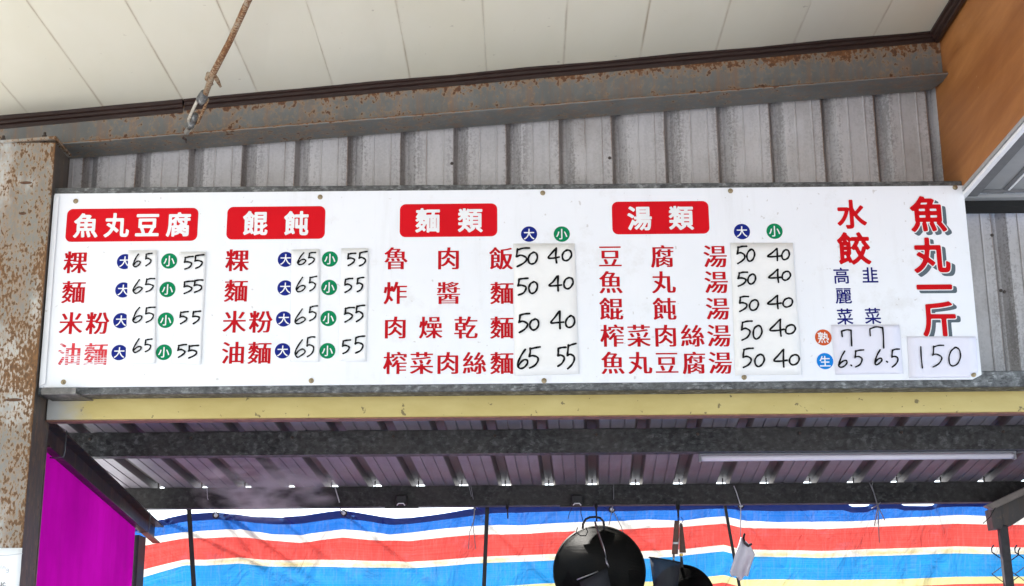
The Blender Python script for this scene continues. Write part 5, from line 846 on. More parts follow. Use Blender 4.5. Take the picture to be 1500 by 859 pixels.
# ================================================================ yellow beam
b = NB('yellow_paint', .5)
n = b.noise(5, 6, .65, b.map((.6, 1, 1.5)))
c = b.mix(b.ramp(n, [(.35, 0.0), (.7, 1.0)]), (.47, .36, .115), (.56, .45, .17))
c = b.mix(b.ramp(b.noise(24, 3, .6), [(.665, 0.0), (.70, .8)]), c, (.10, .07, .03))
x, y, z = b.xyz()
bare = b.ramp(b.math('ADD', b.math('SUBTRACT', x, P(115, 600, 5.6).x), b.math('MULTIPLY', b.noise(14, 3), .16)), [(.0, .9), (.13, .0)])
c = b.mix(bare, c, (.40, .40, .40))
c = b.mix(b.math('MULTIPLY', b.ramp(b.math('SUBTRACT', z, 2.61), [(.0, .55), (.035, .0)]), b.ramp(b.noise(1, 5, .7, b.map((9, 9, 30))), [(.35, .2), (.65, 1.0)])), c, (.26, .17, .07))
b.col(c); b.bump(b.noise(25, 4), .2, .002); YE = b.m
t = thing('yellow_beam', (0, 5.62, 2.62), 'long yellow painted steel beam below the menu board with a brown underside lip', 'steel beam')
zlo = (zt(100, 614.5, 5.6)+zt(1400, 605, 5.6))/2
MB().box(cx+.003, 3.0, 5.600, 5.66, zlo, zc+.03).build('face', YE, t, bevel=.004)
MB().box(cx+.003, 3.0, 5.602, 5.655, zlo-.006, zlo-.0008).build('lip', plain('brown_primer', (.20, .085, .055), .7, 0, .3), t)
# ================================================================ plywood bulkhead and its framed underside, right
b = NB('plywood', .5)
w = b.noise(1, 6, .62, b.map((2.2, 1.0, 2.6)), 1.8)
w2 = b.noise(1, 5, .6, b.map((8, .9, 9), (2,0,0)), .6)
c = b.mix(b.ramp(w, [(.3, 0.0), (.7, 1.0)]), (.31, .112, .022), (.46, .19, .055))
c = b.mix(b.ramp(w2, [(.38, 0.0), (.7, .75)]), c, (.22, .065, .012))
c = b.mix(b.ramp(b.noise(34, 2), [(.76, 0.0), (.79, .6)]), c, (.6, .38, .2))
b.col(c); b.bump(w2, .15, .002); PLY = b.m
bz = P(1412, 288, 5.5).z
bk = thing('plywood_bulkhead', (1.78, 5.6, bz), 'orange brown plywood side of the boxed-in bulkhead at the right edge', 'bulkhead')
MB().hexa([(1.772,-.6,bz+.03),(1.790,-.6,bz+.03),(1.790,5.73,bz+.03),(1.772,5.73,bz+.03)], [(1.772,-.6,ceZ(1.77)-.01),(1.790,-.6,ceZ(1.77)-.01),(1.790,5.73,ceZ(1.77)-.01),(1.772,5.73,ceZ(1.77)-.01)]).build('side_board', PLY, bk)
WF = plain('white_frame', (.84, .84, .84), .35, 0, .05); GRP = plain('grey_panel', (.30, .305, .305), .5, 0, .07, 12); GRD = plain('grey_recess', (.13, .132, .135), .6, 0, .1)
LG = plain('silver_lip', (.45, .45, .45), .4, .3)
MB().box(1.766, 1.776, -.6, 5.60, bz+.018, bz+.034).build('lip', LG, bk)
MB().box(1.768, 1.790, -.6, 5.56, bz, bz+.015).build('frame', WF, bk, bevel=.003)
MB().box(1.7905, 3.0, 5.52, 5.56, bz+.002, bz+.018).build('frame', GRP, bk)
MB().box(1.79, 3.0, -.6, 5.519, bz+.026, bz+.034).build('panel', GRP, bk)
MB().box(1.79, 1.835, -.6, 5.519, bz+.006, bz+.0255).build('recess_strip', GRD, bk)
MB().box(1.95, 1.958, -.6, 5.519, bz+.020, bz+.0255).build('divider', WF, bk)
MB().box(1.93, 1.949, -.6, 5.519, bz+.022, bz+.0255).build('recess_strip', GRD, bk)
MB().box(1.80, 3.0, 5.49, 5.496, bz+.012, bz+.0255).build('divider', GRD, bk)
MB().box(1.778, 3.0, 5.565, 5.66, bz-.02, bz+.03).build('black_rail', plain('black_rubber', (.006, .006, .006), .85), bk)
# ================================================================ rusty brace with turnbuckle
RR = rusty('rust_rod', (.30, .26, .19), 1.1, (120, 120, 60), (.19, .078, .02), (.09, .036, .014), stain=.9, rough=.75)
GZ = galvanised('grey_zinc', .06, .34, (1, 1, .95), .3, .5, 60)
e0 = P(273, 200, 5.52); e1 = P(365, -2, 4.5)
def br(t): return e0+(e1-e0)*t
def bpx(px, py): # point on the brace plane at that height in the photo
    t = (200-py)/202; return P(px, py, lerp(5.52, 4.5, t))
hr = thing('brace_rod', e0, 'rusty steel rod hanging diagonally from the ceiling with a turnbuckle at its lower end', 'tie rod')
top = e1+(e1-bpx(312,130)).normalized()*.18
MB().tube([bpx(301,138), bpx(312,108), bpx(336,62), e1, top], [.0115,.013,.012,.0125,.0125], 10).build('rod', RR, hr, smooth=True)
MB().tube([bpx(311,124), bpx(302,116), bpx(305,108), bpx(313,110), bpx(318,117), bpx(323,127)], [.006,.007,.008,.009,.009,.005], 8).build('hook', RR, hr, smooth=True)
tb = MB().tube([bpx(299,136), bpx(297,143), bpx(294,147)], [.014,.021,.020], 10)
tbo = tb.build('turnbuckle', GZ, hr, smooth=True); tbo['_o'] = Vector(hr['_o'])
MB().tube([bpx(281,178), bpx(279,186)], [.016,.013], 10).build('end_boss', GZ, tbo, smooth=True)
MB().tube([bpx(291,144), bpx(283,160), bpx(276,176), bpx(279,183)], [.0065,.0065,.0065,.008], 8).build('side_bar', plain('pale_worn_steel', (.42,.38,.31), .6, 0, .4, 70), tbo, smooth=True)
MB().tube([bpx(304,146), bpx(298,162), bpx(290,179), bpx(281,185)], [.0065,.0065,.0065,.007], 8).build('side_bar', RR, tbo, smooth=True)
MB().tube([bpx(297,147), bpx(294,153)], [.008,.006], 8).build('thread_stub', GZ, tbo, smooth=True)
MB().tube([bpx(286,168), bpx(283,180)], [.011,.012], 8).build('thread_stub', GZ, tbo, smooth=True)
MB().tube([bpx(279,184), bpx(276,192), bpx(274,197)], [.008,.007,.007], 8).build('eye_rod', plain('wet_dark_steel', (.1,.08,.07), .3, .6), hr, smooth=True)
MB().tube([bpx(277,189), bpx(273,194)], [.0125,.0125], 6).build('nut', plain('bright_steel', (.5,.47,.42), .3, .7), hr)
MB().tube([bpx(268,202), bpx(272,204), bpx(273,209)], [.006,.005,.004], 6).build('pin', BO, hr, smooth=True)
# ================================================================ kitchen: sloping ribbed roof seen from below
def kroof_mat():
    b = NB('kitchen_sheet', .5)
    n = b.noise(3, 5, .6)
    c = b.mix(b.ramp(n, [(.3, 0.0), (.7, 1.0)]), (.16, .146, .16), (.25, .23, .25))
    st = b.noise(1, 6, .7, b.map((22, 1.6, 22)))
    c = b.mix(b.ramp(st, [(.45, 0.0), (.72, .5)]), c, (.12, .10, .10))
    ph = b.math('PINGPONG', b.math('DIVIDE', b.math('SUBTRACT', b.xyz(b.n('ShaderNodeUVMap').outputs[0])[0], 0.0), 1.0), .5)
    g = b.ramp(ph, [(.13, .9), (.17, .0)])  # rib recesses coloured darker to deepen their shade
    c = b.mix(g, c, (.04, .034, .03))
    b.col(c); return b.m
KM = kroof_mat()
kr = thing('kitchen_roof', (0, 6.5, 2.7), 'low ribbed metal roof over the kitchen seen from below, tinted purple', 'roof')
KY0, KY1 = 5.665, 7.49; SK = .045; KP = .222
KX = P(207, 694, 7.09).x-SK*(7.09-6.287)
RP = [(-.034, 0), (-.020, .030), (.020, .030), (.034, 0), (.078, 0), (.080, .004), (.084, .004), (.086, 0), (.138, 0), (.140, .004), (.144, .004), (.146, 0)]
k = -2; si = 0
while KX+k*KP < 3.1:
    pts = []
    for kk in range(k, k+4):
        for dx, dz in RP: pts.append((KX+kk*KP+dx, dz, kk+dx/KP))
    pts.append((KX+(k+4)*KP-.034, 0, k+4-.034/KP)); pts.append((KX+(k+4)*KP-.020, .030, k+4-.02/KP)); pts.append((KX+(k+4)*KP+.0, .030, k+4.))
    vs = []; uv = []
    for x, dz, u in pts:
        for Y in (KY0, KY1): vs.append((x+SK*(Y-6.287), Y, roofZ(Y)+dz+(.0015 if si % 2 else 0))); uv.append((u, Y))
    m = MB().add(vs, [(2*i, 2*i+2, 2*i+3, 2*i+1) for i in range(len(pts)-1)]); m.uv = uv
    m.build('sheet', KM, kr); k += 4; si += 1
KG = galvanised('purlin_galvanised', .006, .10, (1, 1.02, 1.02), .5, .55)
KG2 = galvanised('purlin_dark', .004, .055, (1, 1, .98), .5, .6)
XL = -1.90
def purlin(Y, h, wd, mat, label, x0, x1):
    t = thing('purlin', ((x0+x1)/2, Y, roofZ(Y)-h), label, 'steel beam', 'steel purlins under the kitchen roof')
    zt_ = roofZ(Y)-.003; z0 = zt_-h
    MB().box(x0, x1, Y, Y+.003, z0, zt_).build('web', mat, t)
    MB().box(x0, x1, Y+.0035, Y+wd, z0, z0+.003).build('flange', mat, t)
    MB().box(x0, x1, Y+.0035, Y+wd, roofZ(Y+wd)-.006, roofZ(Y+wd)-.003).build('flange', mat, t)
    MB().box(x0, x1, Y+wd-.003, Y+wd, z0+.0035, z0+.018).build('lip', mat, t)
    return t, z0
YB1, YB2 = 6.27, 7.37
hb1 = roofZ(YB1)-P(750, 663, YB1).z; hb2 = roofZ(YB2)-P(750, 740, YB2).z
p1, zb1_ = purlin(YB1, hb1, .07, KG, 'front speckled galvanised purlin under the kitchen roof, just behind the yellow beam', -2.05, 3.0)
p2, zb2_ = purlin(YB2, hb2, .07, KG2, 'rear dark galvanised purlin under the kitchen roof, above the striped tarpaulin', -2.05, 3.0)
SM = bpy.data.meshes
def screws(Y, par, n0, n1):
    first = None
    for kk in range(n0, n1):
        x = KX+kk*KP+SK*(Y-6.287)
        if first is None:
            m = MB(); m.tube([(x, Y, roofZ(Y)-.012), (x, Y, roofZ(Y)+.028)], .0035, 6)
            first = m.build('screw', BO, par)
            fx = x
        else:
            o = first.copy(); COL.objects.link(o); o.parent = par; o.location = (x-fx, 0, 0)
screws(YB2+.015, p2, 0, 21)
for kk in range(0, 20, 2):
    x = KX+kk*KP+SK*(YB1-6.287)
    MB().lathe((x+.02, YB1-.0005, roofZ(YB1)-.03), (0,-1,0), [(.008,0),(.007,.006),(0,.007)], 6).build('screw', BO, p1)
# ---- left eaves beam (black channel) and the magenta translucent wall
BK = rusty('black_paint', (.012, .011, .012), .15, (40, 40, 40), (.05,.03,.02), (.03,.02,.015), stain=.3, rough=.5)
lb = thing('side_beam', (XL, 6.5, 2.45), 'black steel side beam sloping back from the rusty column above the magenta wall', 'steel beam')
A0, A1 = P(83.5, 619, 5.67), P(219, 765, 7.42); B0, B1 = P(66, 655, 5.67), P(216, 791, 7.42)
def chan(m, y0, y1, xoff, w, zoff_t, zoff_b, t=None):
    pass
ext = 1.12
def along(a, c2, t): return a+(c2-a)*t
T0, T1 = A0, along(A0, A1, 1.05); U0, U1 = B0, along(B0, B1, 1.05)
xw = -1.905
MB().hexa([(xw,T0.y,U0.z),(xw,T1.y,U1.z),(xw-.006,T1.y,U1.z),(xw-.006,T0.y,U0.z)], [(xw,T0.y,T0.z),(xw,T1.y,T1.z),(xw-.006,T1.y,T1.z),(xw-.006,T0.y,T0.z)]).build('web', BK, lb)
MB().hexa([(xw+.0005,T0.y,T0.z-.008),(xw+.045,T0.y,T0.z-.008),(xw+.045,T1.y,T1.z-.008),(xw+.0005,T1.y,T1.z-.008)], [(xw+.0005,T0.y,T0.z),(xw+.045,T0.y,T0.z),(xw+.045,T1.y,T1.z),(xw+.0005,T1.y,T1.z)]).build('flange', BK, lb)
MB().hexa([(xw+.0005,U0.y,U0.z),(xw+.03,U0.y,U0.z),(xw+.03,U1.y,U1.z),(xw+.0005,U1.y,U1.z)], [(xw+.0005,U0.y,U0.z+.006),(xw+.03,U0.y,U0.z+.006),(xw+.03,U1.y,U1.z+.006),(xw+.0005,U1.y,U1.z+.006)]).build('flange', BK, lb)
WR = plain('grey_wire', (.12, .12, .12), .4, .4)
for i, (Y, nm) in enumerate(((5.80, 'front'), (7.2, 'rear'))):
    tt = (Y-T0.y)/(T1.y-T0.y); zt2 = lerp(T0.z, T1.z, tt); zb3 = lerp(U0.z, U1.z, tt)
    m = MB().tube([(xw+.05, Y, zt2+.004), (xw+.050, Y, zb3+.02), (xw+.046, Y, zb3-.006), (xw+.01, Y, zb3-.010), (xw-.01, Y, zb3-.008)], .0028, 6)
    tag(m.build('wire_hook', WR, None, smooth=True), f'thin grey wire hook wrapped round the {nm} end of the black side beam', 'hook', 'wire hooks on the side beam')
b = NB('magenta_sheet', .9, 0, .05)
n = b.noise(2.2, 4, .6); st = b.noise(1, 6, .75, b.map((7, 7, .9)))
c = b.mix(b.ramp(n, [(.3, 0.0), (.7, 1.0)]), (.25, .0008, .18), (.36, .002, .26))
c = b.mix(b.ramp(st, [(.4, 0.0), (.75, .5)]), c, (.19, .001, .13))
b.col(c)
tr = b.n('ShaderNodeBsdfTranslucent'); b.L(b.mix(0.0, c, c), tr.inputs[0]); ms = b.n('ShaderNodeMixShader'); ms.inputs[0].default_value = .6
b.L(b.b.outputs[0], ms.inputs[1]); b.L(tr.outputs[0], ms.inputs[2]); b.L(ms.outputs[0], b.out.inputs[0]); MG = b.m
mg = thing('magenta_wall', (xw, 6.5, 0), 'bright magenta translucent side sheet between the rusty column and the rear post', 'wall panel')
m = MB(); NY = 20; vs = []
for i in range(NY+1):
    Y = lerp(Y_COL+.2, 7.16, i/NY)
    for j in range(13):
        z = lerp(.12, lerp(U0.z, U1.z, (Y-U0.y)/(U1.y-U0.y))+.03, j/12)
        vs.append((xw-.010+.004*math.sin(i*1.9), Y, z))
m.add(vs, [(i*13+j, i*13+j+1, (i+1)*13+j+1, (i+1)*13+j) for i in range(NY) for j in range(12)]); m.build('sheet', MG, mg, smooth=True)
MB().box(xw-.02, xw+.005, 6.5, 6.51, .12, .3).build('batten', BK, mg)
BLK = plain('black_steel', (.012, .011, .011), .6, 0, .3)
pp0 = P(200, 800, 7.40)
tag(MB().box(xw-.02, P(213, 800, 7.30).x, 7.17, 7.30, 0, lerp(U0.z, U1.z, .95)-.002).build('corner_post', BLK, None), 'dark square post at the rear corner where the magenta wall meets the tarpaulin', 'post')
# ================================================================ striped tarpaulin
YT = 7.56
X0, X1 = 196, 1640
def tb_(l): return sorted(l)
TOP = [(196,771),(205,769),(240,760),(273,753),(318,749.5),(345,753),(374,757.5),(410,758),(444,755.5),(480,750.5),(503,748),(530,752),(576,759),(600,758.5),(640,753.5),(675,747.5),(697,744),(715,741),(760,738),(850,737),(896,738),(930,739),(1000,737),(1085,738),(1160,737),(1238,735),(1248,742),(1270,742),(1280,735),(1314,736),(1324,741.5),(1364,741.5),(1374,735),(1500,732),(1640,728)]
L1 = [(196,792),(210,788.5),(270,779.6),(300,777),(330,775),(350,775),(400,783),(440,784),(503,776),(540,778),(570,783),(600,780.5),(650,774),(690,771),(720,769.5),(760,770),(800,767.5),(850,765),(900,763),(950,761),(1000,763),(1030,759),(1060,757),(1085,762.5),(1140,765),(1200,764),(1270,763),(1300,760),(1400,755),(1500,757),(1640,757)]
L2 = [(196,802),(210,799),(270,788),(300,787),(350,785.6),(400,791.6),(440,795),(503,787),(540,790),(600,792),(650,786),(690,783),(760,782),(800,779.5),(900,775),(950,772.6),(1000,771),(1060,767),(1085,772.6),(1200,774),(1300,770.5),(1400,767),(1500,768),(1640,768)]
L3 = [(196,838),(210,834),(270,819),(300,819),(350,816),(400,820),(503,819.6),(600,822),(650,819),(690,816),(760,813),(800,811.6),(900,808),(950,806),(1000,804),(1060,798),(1085,804),(1200,806),(1300,803),(1400,800),(1500,801),(1640,801)]
L4 = [(196,850),(210,846),(270,828),(300,828),(350,825.5),(400,830),(503,831),(600,832),(650,829),(690,826),(760,823),(800,821.5),(900,819),(950,818),(1000,814),(1060,808),(1085,815),(1200,817),(1300,814),(1400,811),(1500,812),(1640,812)]
def tarp_px(x, u):
    """u: stripe coordinate 0 top edge, 1 first white, 2 red, 3 second white, 4 blue ... """
    ks = [interp(t_, x) for t_ in (TOP, L1, L2, L3, L4)]
    if u <= 4:
        i = min(int(u), 3); return lerp(ks[i], ks[i+1], u-i)
    return ks[4]+(u-4)*0+ (lerp(0, 33+1.2*math.sin(x*.02), u-4))
def fold(x, py):
    # diagonal creases running from the grommets, vertical billows
    d = .012*math.sin(x*.021+1.3)+.007*math.sin(x*.055+py*.02)+.0025*math.sin(x*.16+py*.07)*math.sin(x*.013)
    for gx, sl, dp in ((320, .62, .022), (330, 1.0, .018), (503, .95, .014), (697, .8, .014), (897, .9, .010), (1085, .6, .013), (1277, .3, .010), (560, -.25, .010), (760, .35, .009), (1180, .5, .008), (1370, .2, .009), (215, 1.6, .014), (400, .9, .012)):
        cx_ = gx+(py-748)*sl/ .75
        w_ = 3.2+(py-748)*.07
        d += 1.9*dp*math.exp(-((x-cx_)/max(w_, 4))**2)*math.exp(-(py-748)/110 if py > 748 else 0)
    return d
b = NB('tarp_stripes', .6, 0, .12)
uv = b.n('ShaderNodeUVMap').outputs[0]; ux, uy, _ = b.xyz(uv)
stops = []
BL1 = (.001, .12, .33); WH = (.50, .475, .43); RD = (.43, .038, .030); BL2 = (.003, .17, .42); YW = (.50, .45, .20)
cyc = [(0,.030,(.02,.035,.22)),(.030,.105,(.003,.095,.36)),(.105,.145,WH),(.145,.270,RD),(.270,.308,WH),(.308,.430,BL2),(.430,.470,YW),(.470,.595,RD),(.595,.633,WH),(.633,.757,BL1),(.757,.795,WH),(.795,.92,RD),(.92,.96,WH),(.96,1.0,BL2)]
E = []
for a_, c_, col_ in cyc: E.append((a_, col_))
stp = b.ramp(uy, E, 'CONSTANT')
weave = b.noise(1, 4, .75, b.map((2.0, 240, 1), src=uv)); wea2 = b.noise(1, 3, .7, b.map((180, 5, 1), src=uv))
c = b.mix(b.ramp(weave, [(.35, .0), (.75, .42)]), stp, b.mix(.12, stp, (.9, .85, .8)))
c = b.mix(b.ramp(wea2, [(.5, .0), (.75, .18)]), c, (.25, .2, .2))
mot = b.noise(1, 5, .65, b.map((9, 9, 1), (4, 1, 0), uv))
yel = b.math('MULTIPLY', b.ramp(mot, [(.44, 0.0), (.6, .9)]), b.ramp(b.math('ABSOLUTE', b.math('SUBTRACT', uy, .295)), [(.0, 1.0), (.03, .0)]))
c = b.mix(yel, c, (.75, .66, .30), 'MULTIPLY')
c = b.mix(b.ramp(b.noise(1, 5, .7, b.map((14, 10, 1), (1, 7, 0), uv)), [(.56, 0.0), (.8, .3)]), c, (.12, .14, .2))
b.col(c)
wr = b.noise(1, 5, .55, b.map((1.0, 1.0, 1.0), (0, 0, 0)), .6); wr2 = b.noise(7, 4, .6, b.map((1, 1, .6), (0, 3, 1)), 1.2)
b.bump(b.math('ADD', b.math('ADD', b.math('MULTIPLY', wr, .6), b.math('MULTIPLY', wr2, .6)), b.math('MULTIPLY', weave, .03)), 1.0, .045)
tr = b.n('ShaderNodeBsdfTranslucent'); b.L(b.mix(1.0, c, (1., 1., 1.), 'MULTIPLY'), tr.inputs[0]); ms = b.n('ShaderNodeMixShader'); ms.inputs[0].default_value = .36
b.L(b.b.inputs['Normal'].links[0].from_socket, tr.inputs['Normal'])
b.L(b.b.outputs[0], ms.inputs[1]); b.L(tr.outputs[0], ms.inputs[2]); b.L(ms.outputs[0], b.out.inputs[0]); TM = b.m
tp = thing('striped_tarpaulin', (0, YT, 0), 'blue, white and red striped tarpaulin hung across the back of the kitchen', 'tarpaulin')
# vertical stations: u stripe coordinate -> v metres-like texture coordinate
US = [(0, 0), (.42, .030), (1, .105), (2, .145), (3, .270), (4, .308)]
def u2v(u): return interp(US, u) if u <= 4 else .308+(u-4)*.122
m = MB(); vs = []; uvs = []; NXT = 420
rows = [i/9 for i in range(9)]+[1+i/4 for i in range(4)]+[2+i/9 for i in range(9)]+[3+i/4 for i in range(4)]+[4+i/8 for i in range(0, 17)]
zlow = 0.05
for i in range(NXT+1):
    px = lerp(X0, X1, i/NXT); last = None
    for u in rows:
        py = tarp_px(px, u); dd = fold(px, py)
        q = P(px, py, YT); vs.append((q.x, YT+dd, q.z)); uvs.append((px/700, u2v(u))); last = q
    for j in range(1, 9):
        z = lerp(last.z, zlow, j/8); vs.append((last.x, YT+fold(px, 900)+.01*math.sin(px*.03+j), z)); uvs.append((px/700, u2v(6)+(last.z-z)*.9))
nr = len(rows)+8
m.add(vs, [(i*nr+j, i*nr+j+1, (i+1)*nr+j+1, (i+1)*nr+j) for i in range(NXT) for j in range(nr-1)]); m.uv = uvs
to = m.build('cloth', TM, tp, smooth=True)
HM = NB('hem_cloth', .6); 
HM.col(HM.mix(HM.ramp(HM.noise(20), [(.3, 0.0), (.7, 1.0)]), (.02, .06, .24), (.07, .09, .24)))
ht = HM.n('ShaderNodeBsdfTranslucent'); ht.inputs[0].default_value = (.035, .10, .30, 1); hx = HM.n('ShaderNodeMixShader'); hx.inputs[0].default_value = .45
HM.L(HM.b.outputs[0], hx.inputs[1]); HM.L(ht.outputs[0], hx.inputs[2]); HM.L(hx.outputs[0], HM.out.inputs[0])
m = MB(); vs = []
for i in range(201):
    px = lerp(X0, X1, i/200)
    for j, u in enumerate((0, .2, .42)):
        py = tarp_px(px, u); q = P(px, py, YT-.002); vs.append((q.x, YT-.002+fold(px, py)-.0015*(j == 1), q.z))
m.add(vs, [(i*3+j, i*3+j+1, (i+1)*3+j+1, (i+1)*3+j) for i in range(200) for j in range(2)])
hm = m.build('hem', HM.m, tp, smooth=True)
RW = plain('plain_white', (.8, .8, .8), .35, 0, .03); 
def at_t(px, py, d=.012): return P(px, py, YT-d)
for gx, gy in ((315,754.5),(503.5,752),(696,747.5),(897,745.5),(1085,741)):
    q = at_t(gx, gy, .010); q.y = YT+fold(gx, gy)-.006
    gm = MB().lathe(q, (0,-1,0), [(.011,0),(.018,0),(.018,.003),(.0145,.005),(.011,.004),(.011,0)], 18).build('grommet', BO, tp, smooth=True)
    MB().lathe(q, (0,-1,0), [(.011,.001),(.010,.0035),(.004,.0045),(0,.0045)], 14).build('grommet_sky_disc', RW, tp, smooth=True)  # white disc stands in for bright sky seen through the hole
TIE = plain('clear_tie', (.50, .50, .52), .3, 0, .05); THR = plain('grey_thread', (.20, .20, .21), .6)
def tie(segs, label, mat, r=.0022):
    t = thing('tie_cord', P(segs[0][0][0], segs[0][0][1], YB2-.012), label, 'cord', 'ties holding the tarpaulin to the rear purlin')
    for sg in segs:
        n_ = len(sg)
        MB().tube([P(x_, y_, YB2-.010 if y_ < 741 else lerp(YB2-.010, YT-.03, min(1, (y_-741)/8.))) for x_, y_ in sg], r, 6).build('strand', mat, t, smooth=True)
    return t
tie([[(303,713),(304,730),(310,744),(316,753)]], 'short pale cord above the leftmost tarpaulin grommet', TIE)
tie([[(490,712),(493,722),(497,735),(499,748),(503,752)]], 'twisted white tie on the grommet where the second tarpaulin dip ends', TIE, .0032)
tie([[(686,708),(690,725),(694,745),(696,748)],[(689,708),(693,730),(695,746),(695,760),(688,780),(686,805)],[(695,746),(693,770),(697,805)]], 'long grey threads hanging past the grommet left of the black bar', THR, .0018)
tie([[(899,707),(899,730),(897,746)],[(897,746),(892,770)],[(897,746),(910,772),(922,807)]], 'pair of thin grey threads spreading over the large wok from its right', THR, .0020)
tie([[(1075,712),(1079,722),(1082,732),(1085,741)],[(1085,741),(1085,790)]], 'pale beaded cord on the grommet above the hanging rag', TIE, .0026)
tie([[(1280,702),(1277,712),(1284,735),(1286,742),(1281,770)],[(1273,706),(1280,722),(1285,740),(1296,762)],[(1286,738),(1288,795)],[(1277,745),(1286,740),(1290,736)]], 'knotted black and white ties hanging at the right under the light fitting', THR, .0026)
# ================================================================ dark bars standing in front of the tarpaulin
def bar(p0, p1, w, label):
    Yb = YT-.055
    a, c2 = P(*p0, Yb), P(*p1, Yb); d = c2-a; e = a+d*((.12-a.z)/d.z)
    e.y = Yb
    m = MB(); s_ = w/2
    m.hexa([(e.x-s_,Yb-.006,e.z),(e.x+s_,Yb-.006,e.z),(e.x+s_,Yb+.006,e.z),(e.x-s_,Yb+.006,e.z)], [(a.x-s_,Yb-.006,a.z),(a.x+s_,Yb-.006,a.z),(a.x+s_,Yb+.006,a.z),(a.x-s_,Yb+.006,a.z)])
    return tag(m.build('upright_bar', BLK, None), label, 'metal bar', 'dark bars in front of the tarpaulin')
bar((276.5,740), (284,859), .022, 'thick dark upright bar before the tarpaulin, beside the magenta wall')
bar((714,738), (709,859), .020, 'dark upright bar before the tarpaulin, left of the large wok')
bar((1061.5,738), (1083,859), .014, 'thin leaning bar that passes behind the hanging grey rag')
# ================================================================ things on the rear purlin
def clamp(px, py, label):
    q = P(px, py, YB2-.02)
    t = thing('purlin_clamp', q, label, 'clamp', 'clamps under the rear purlin')
    MB().box(q.x-.028, q.x+.028, YB2-.045, YB2-.002, q.z-.012, q.z+.04).build('body', BLK, t, bevel=.008)
    MB().tube([(q.x-.02, YB2-.047, q.z-.016), (q.x-.012, YB2-.049, q.z-.006), (q.x+.012, YB2-.049, q.z-.006), (q.x+.02, YB2-.047, q.z-.016)], .003, 6).build('lip', RW, t, smooth=True)
    MB().box(q.x-.085, q.x+.085, YB2-.004, YB2+.02, zb2_-.008, zb2_-.001).build('base_plate', BLK, t)
clamp(588, 737, 'small dark clamp with a pale metal lip above the bare sky gap')
clamp(845, 737, 'small dark clamp with a pale metal lip just left of the wok hook')
tag(MB().tube([P(838,744,YB2-.03), P(834,752,YB2-.03), P(832,761,YB2-.03)], .0018, 6).build('loose_wire', BLK, None), 'short loose black wire hanging left of the wok handle', 'wire')
tag(MB().tube([P(851,743,YB2-.03), P(851,752,YB2-.03), P(854,764,YB2-.03)], .0022, 6).build('loose_wire', BLK, None), 'loose black wire hanging right beside the wok ring handle', 'wire')
def hook(px, y0, y1, w, label):
    Yh = YB2-.018
    q = P(px, y0, Yh); e = P(px+1, y1, Yh)
    t = thing('steel_hook', q, label, 'hook', 'hooks on the rear purlin')
    MB().box(q.x-w*1.3, q.x+w*1.3, YB2-.016, YB2-.001, q.z-.03, q.z+.012).build('clip', BLK, t, bevel=.003)
    MB().tube([q-Vector((0,0,.01)), (q+e)/2, e], [w*.9, w*.75, w*.6], 6).build('shank', BLK, t, smooth=True)
hook(743, 737, 760, .006, 'short empty black hook between the dark bar and the large wok')
hook(873, 735, 764, .007, 'black hook that holds the ring handle of the large wok')
hook(993, 737, 766, .008, 'black hook that holds the wooden-handled utensils')
# ================================================================ large wok
IR = NB('seasoned_iron', .5, 0, .22); nn = IR.noise(9, 5, .6)
IR.col(IR.mix(IR.ramp(nn, [(.3, 0.0), (.7, 1.0)]), (.007, .007, .007), (.020, .018, .013))); IR.bump(nn, .2, .003)
IR.L(IR.ramp(nn, [(.3, .38), (.7, .6)]), IR.b.inputs['Roughness']); IRON = IR.m
def wok(px, py, rpx, Y, label, depth=.085, tilt=-.12):
    c_ = P(px, py, Y); r = (P(px+rpx, py, Y)-c_).length
    t = thing('wok', (c_.x, Y, c_.z-r), label, 'wok', 'woks hanging before the tarpaulin')
    ax = Vector((.03, 1, tilt)).normalized()
    prof = []
    for i in range(13): a = i/12; prof.append((r*math.cos(a*math.pi/2)**.9 if i < 12 else 0, depth*math.sin(a*math.pi/2)))
    outer = [(r, 0)]+prof[1:]
    inner = [(max(0, p[0]-.004), p[1]-.004) for p in prof[::-1]]
    m = MB().lathe(c_, ax, [(max(q_[0], .0005), q_[1]) for q_ in outer+inner[0:]]+[(r-.004, -.003), (r+.002, -.002), (r, 0)], 56)
    m.build('bowl', IRON, t, smooth=True)
    return t, c_, r
t, c_, r = wok(878, 837, 67.5, YB2-.02, 'large black iron wok hanging by its ring handle before the striped tarpaulin')
m = MB(); hz = [P(x_, y_, YB2-.045) for x_, y_ in ((853.5,775),(854,768),(858,761),(864,758),(872,757.5),(879,759),(884,764),(885,772),(885.5,776))]
m.tube(hz, .0058, 8).build('ring_handle', BLK, t, smooth=True)
m = MB(); m.tube([P(x_, y_, YB2-.052) for x_, y_ in ((846,773),(844,780),(850,785),(858,785),(861,779),(858,773))], .003, 6).build('wire_ring', BLK, t, smooth=True)
# skimmer hung in front of the wok
ST = plain('worn_steel', (.35, .34, .33), .3, .8, .25); WD = plain('brown_wood', (.10, .035, .015), .45, 0, .35, 30)
Ys_ = YB2-.10
t = thing('skimmer', P(872, 762, Ys_), 'flat wire skimmer hanging over the large wok, its slim handle slanting', 'skimmer')
m = MB().tube([P(871.5,764,Ys_), P(873,770,Ys_), P(884,803,Ys_)], [.0045,.005,.006], 8); m.build('handle', plain('dark_red_grip', (.06,.015,.012), .4), t, smooth=True)
MB().tube([P(873,768,Ys_-.007), P(885,804,Ys_-.007), P(888,817,Ys_-.007)], [.0022,.0025,.003], 6).build('rib', ST, t, smooth=True)
MB().tube([P(887,817,Ys_), P(889,825,Ys_), P(892,831,Ys_)], [.003,.005,.004], 6).build('neck', ST, t, smooth=True)
MS = NB('fine_mesh', .7, 0, .2); MS.col((.035, .035, .038))
chx, chy, chz = MS.xyz()
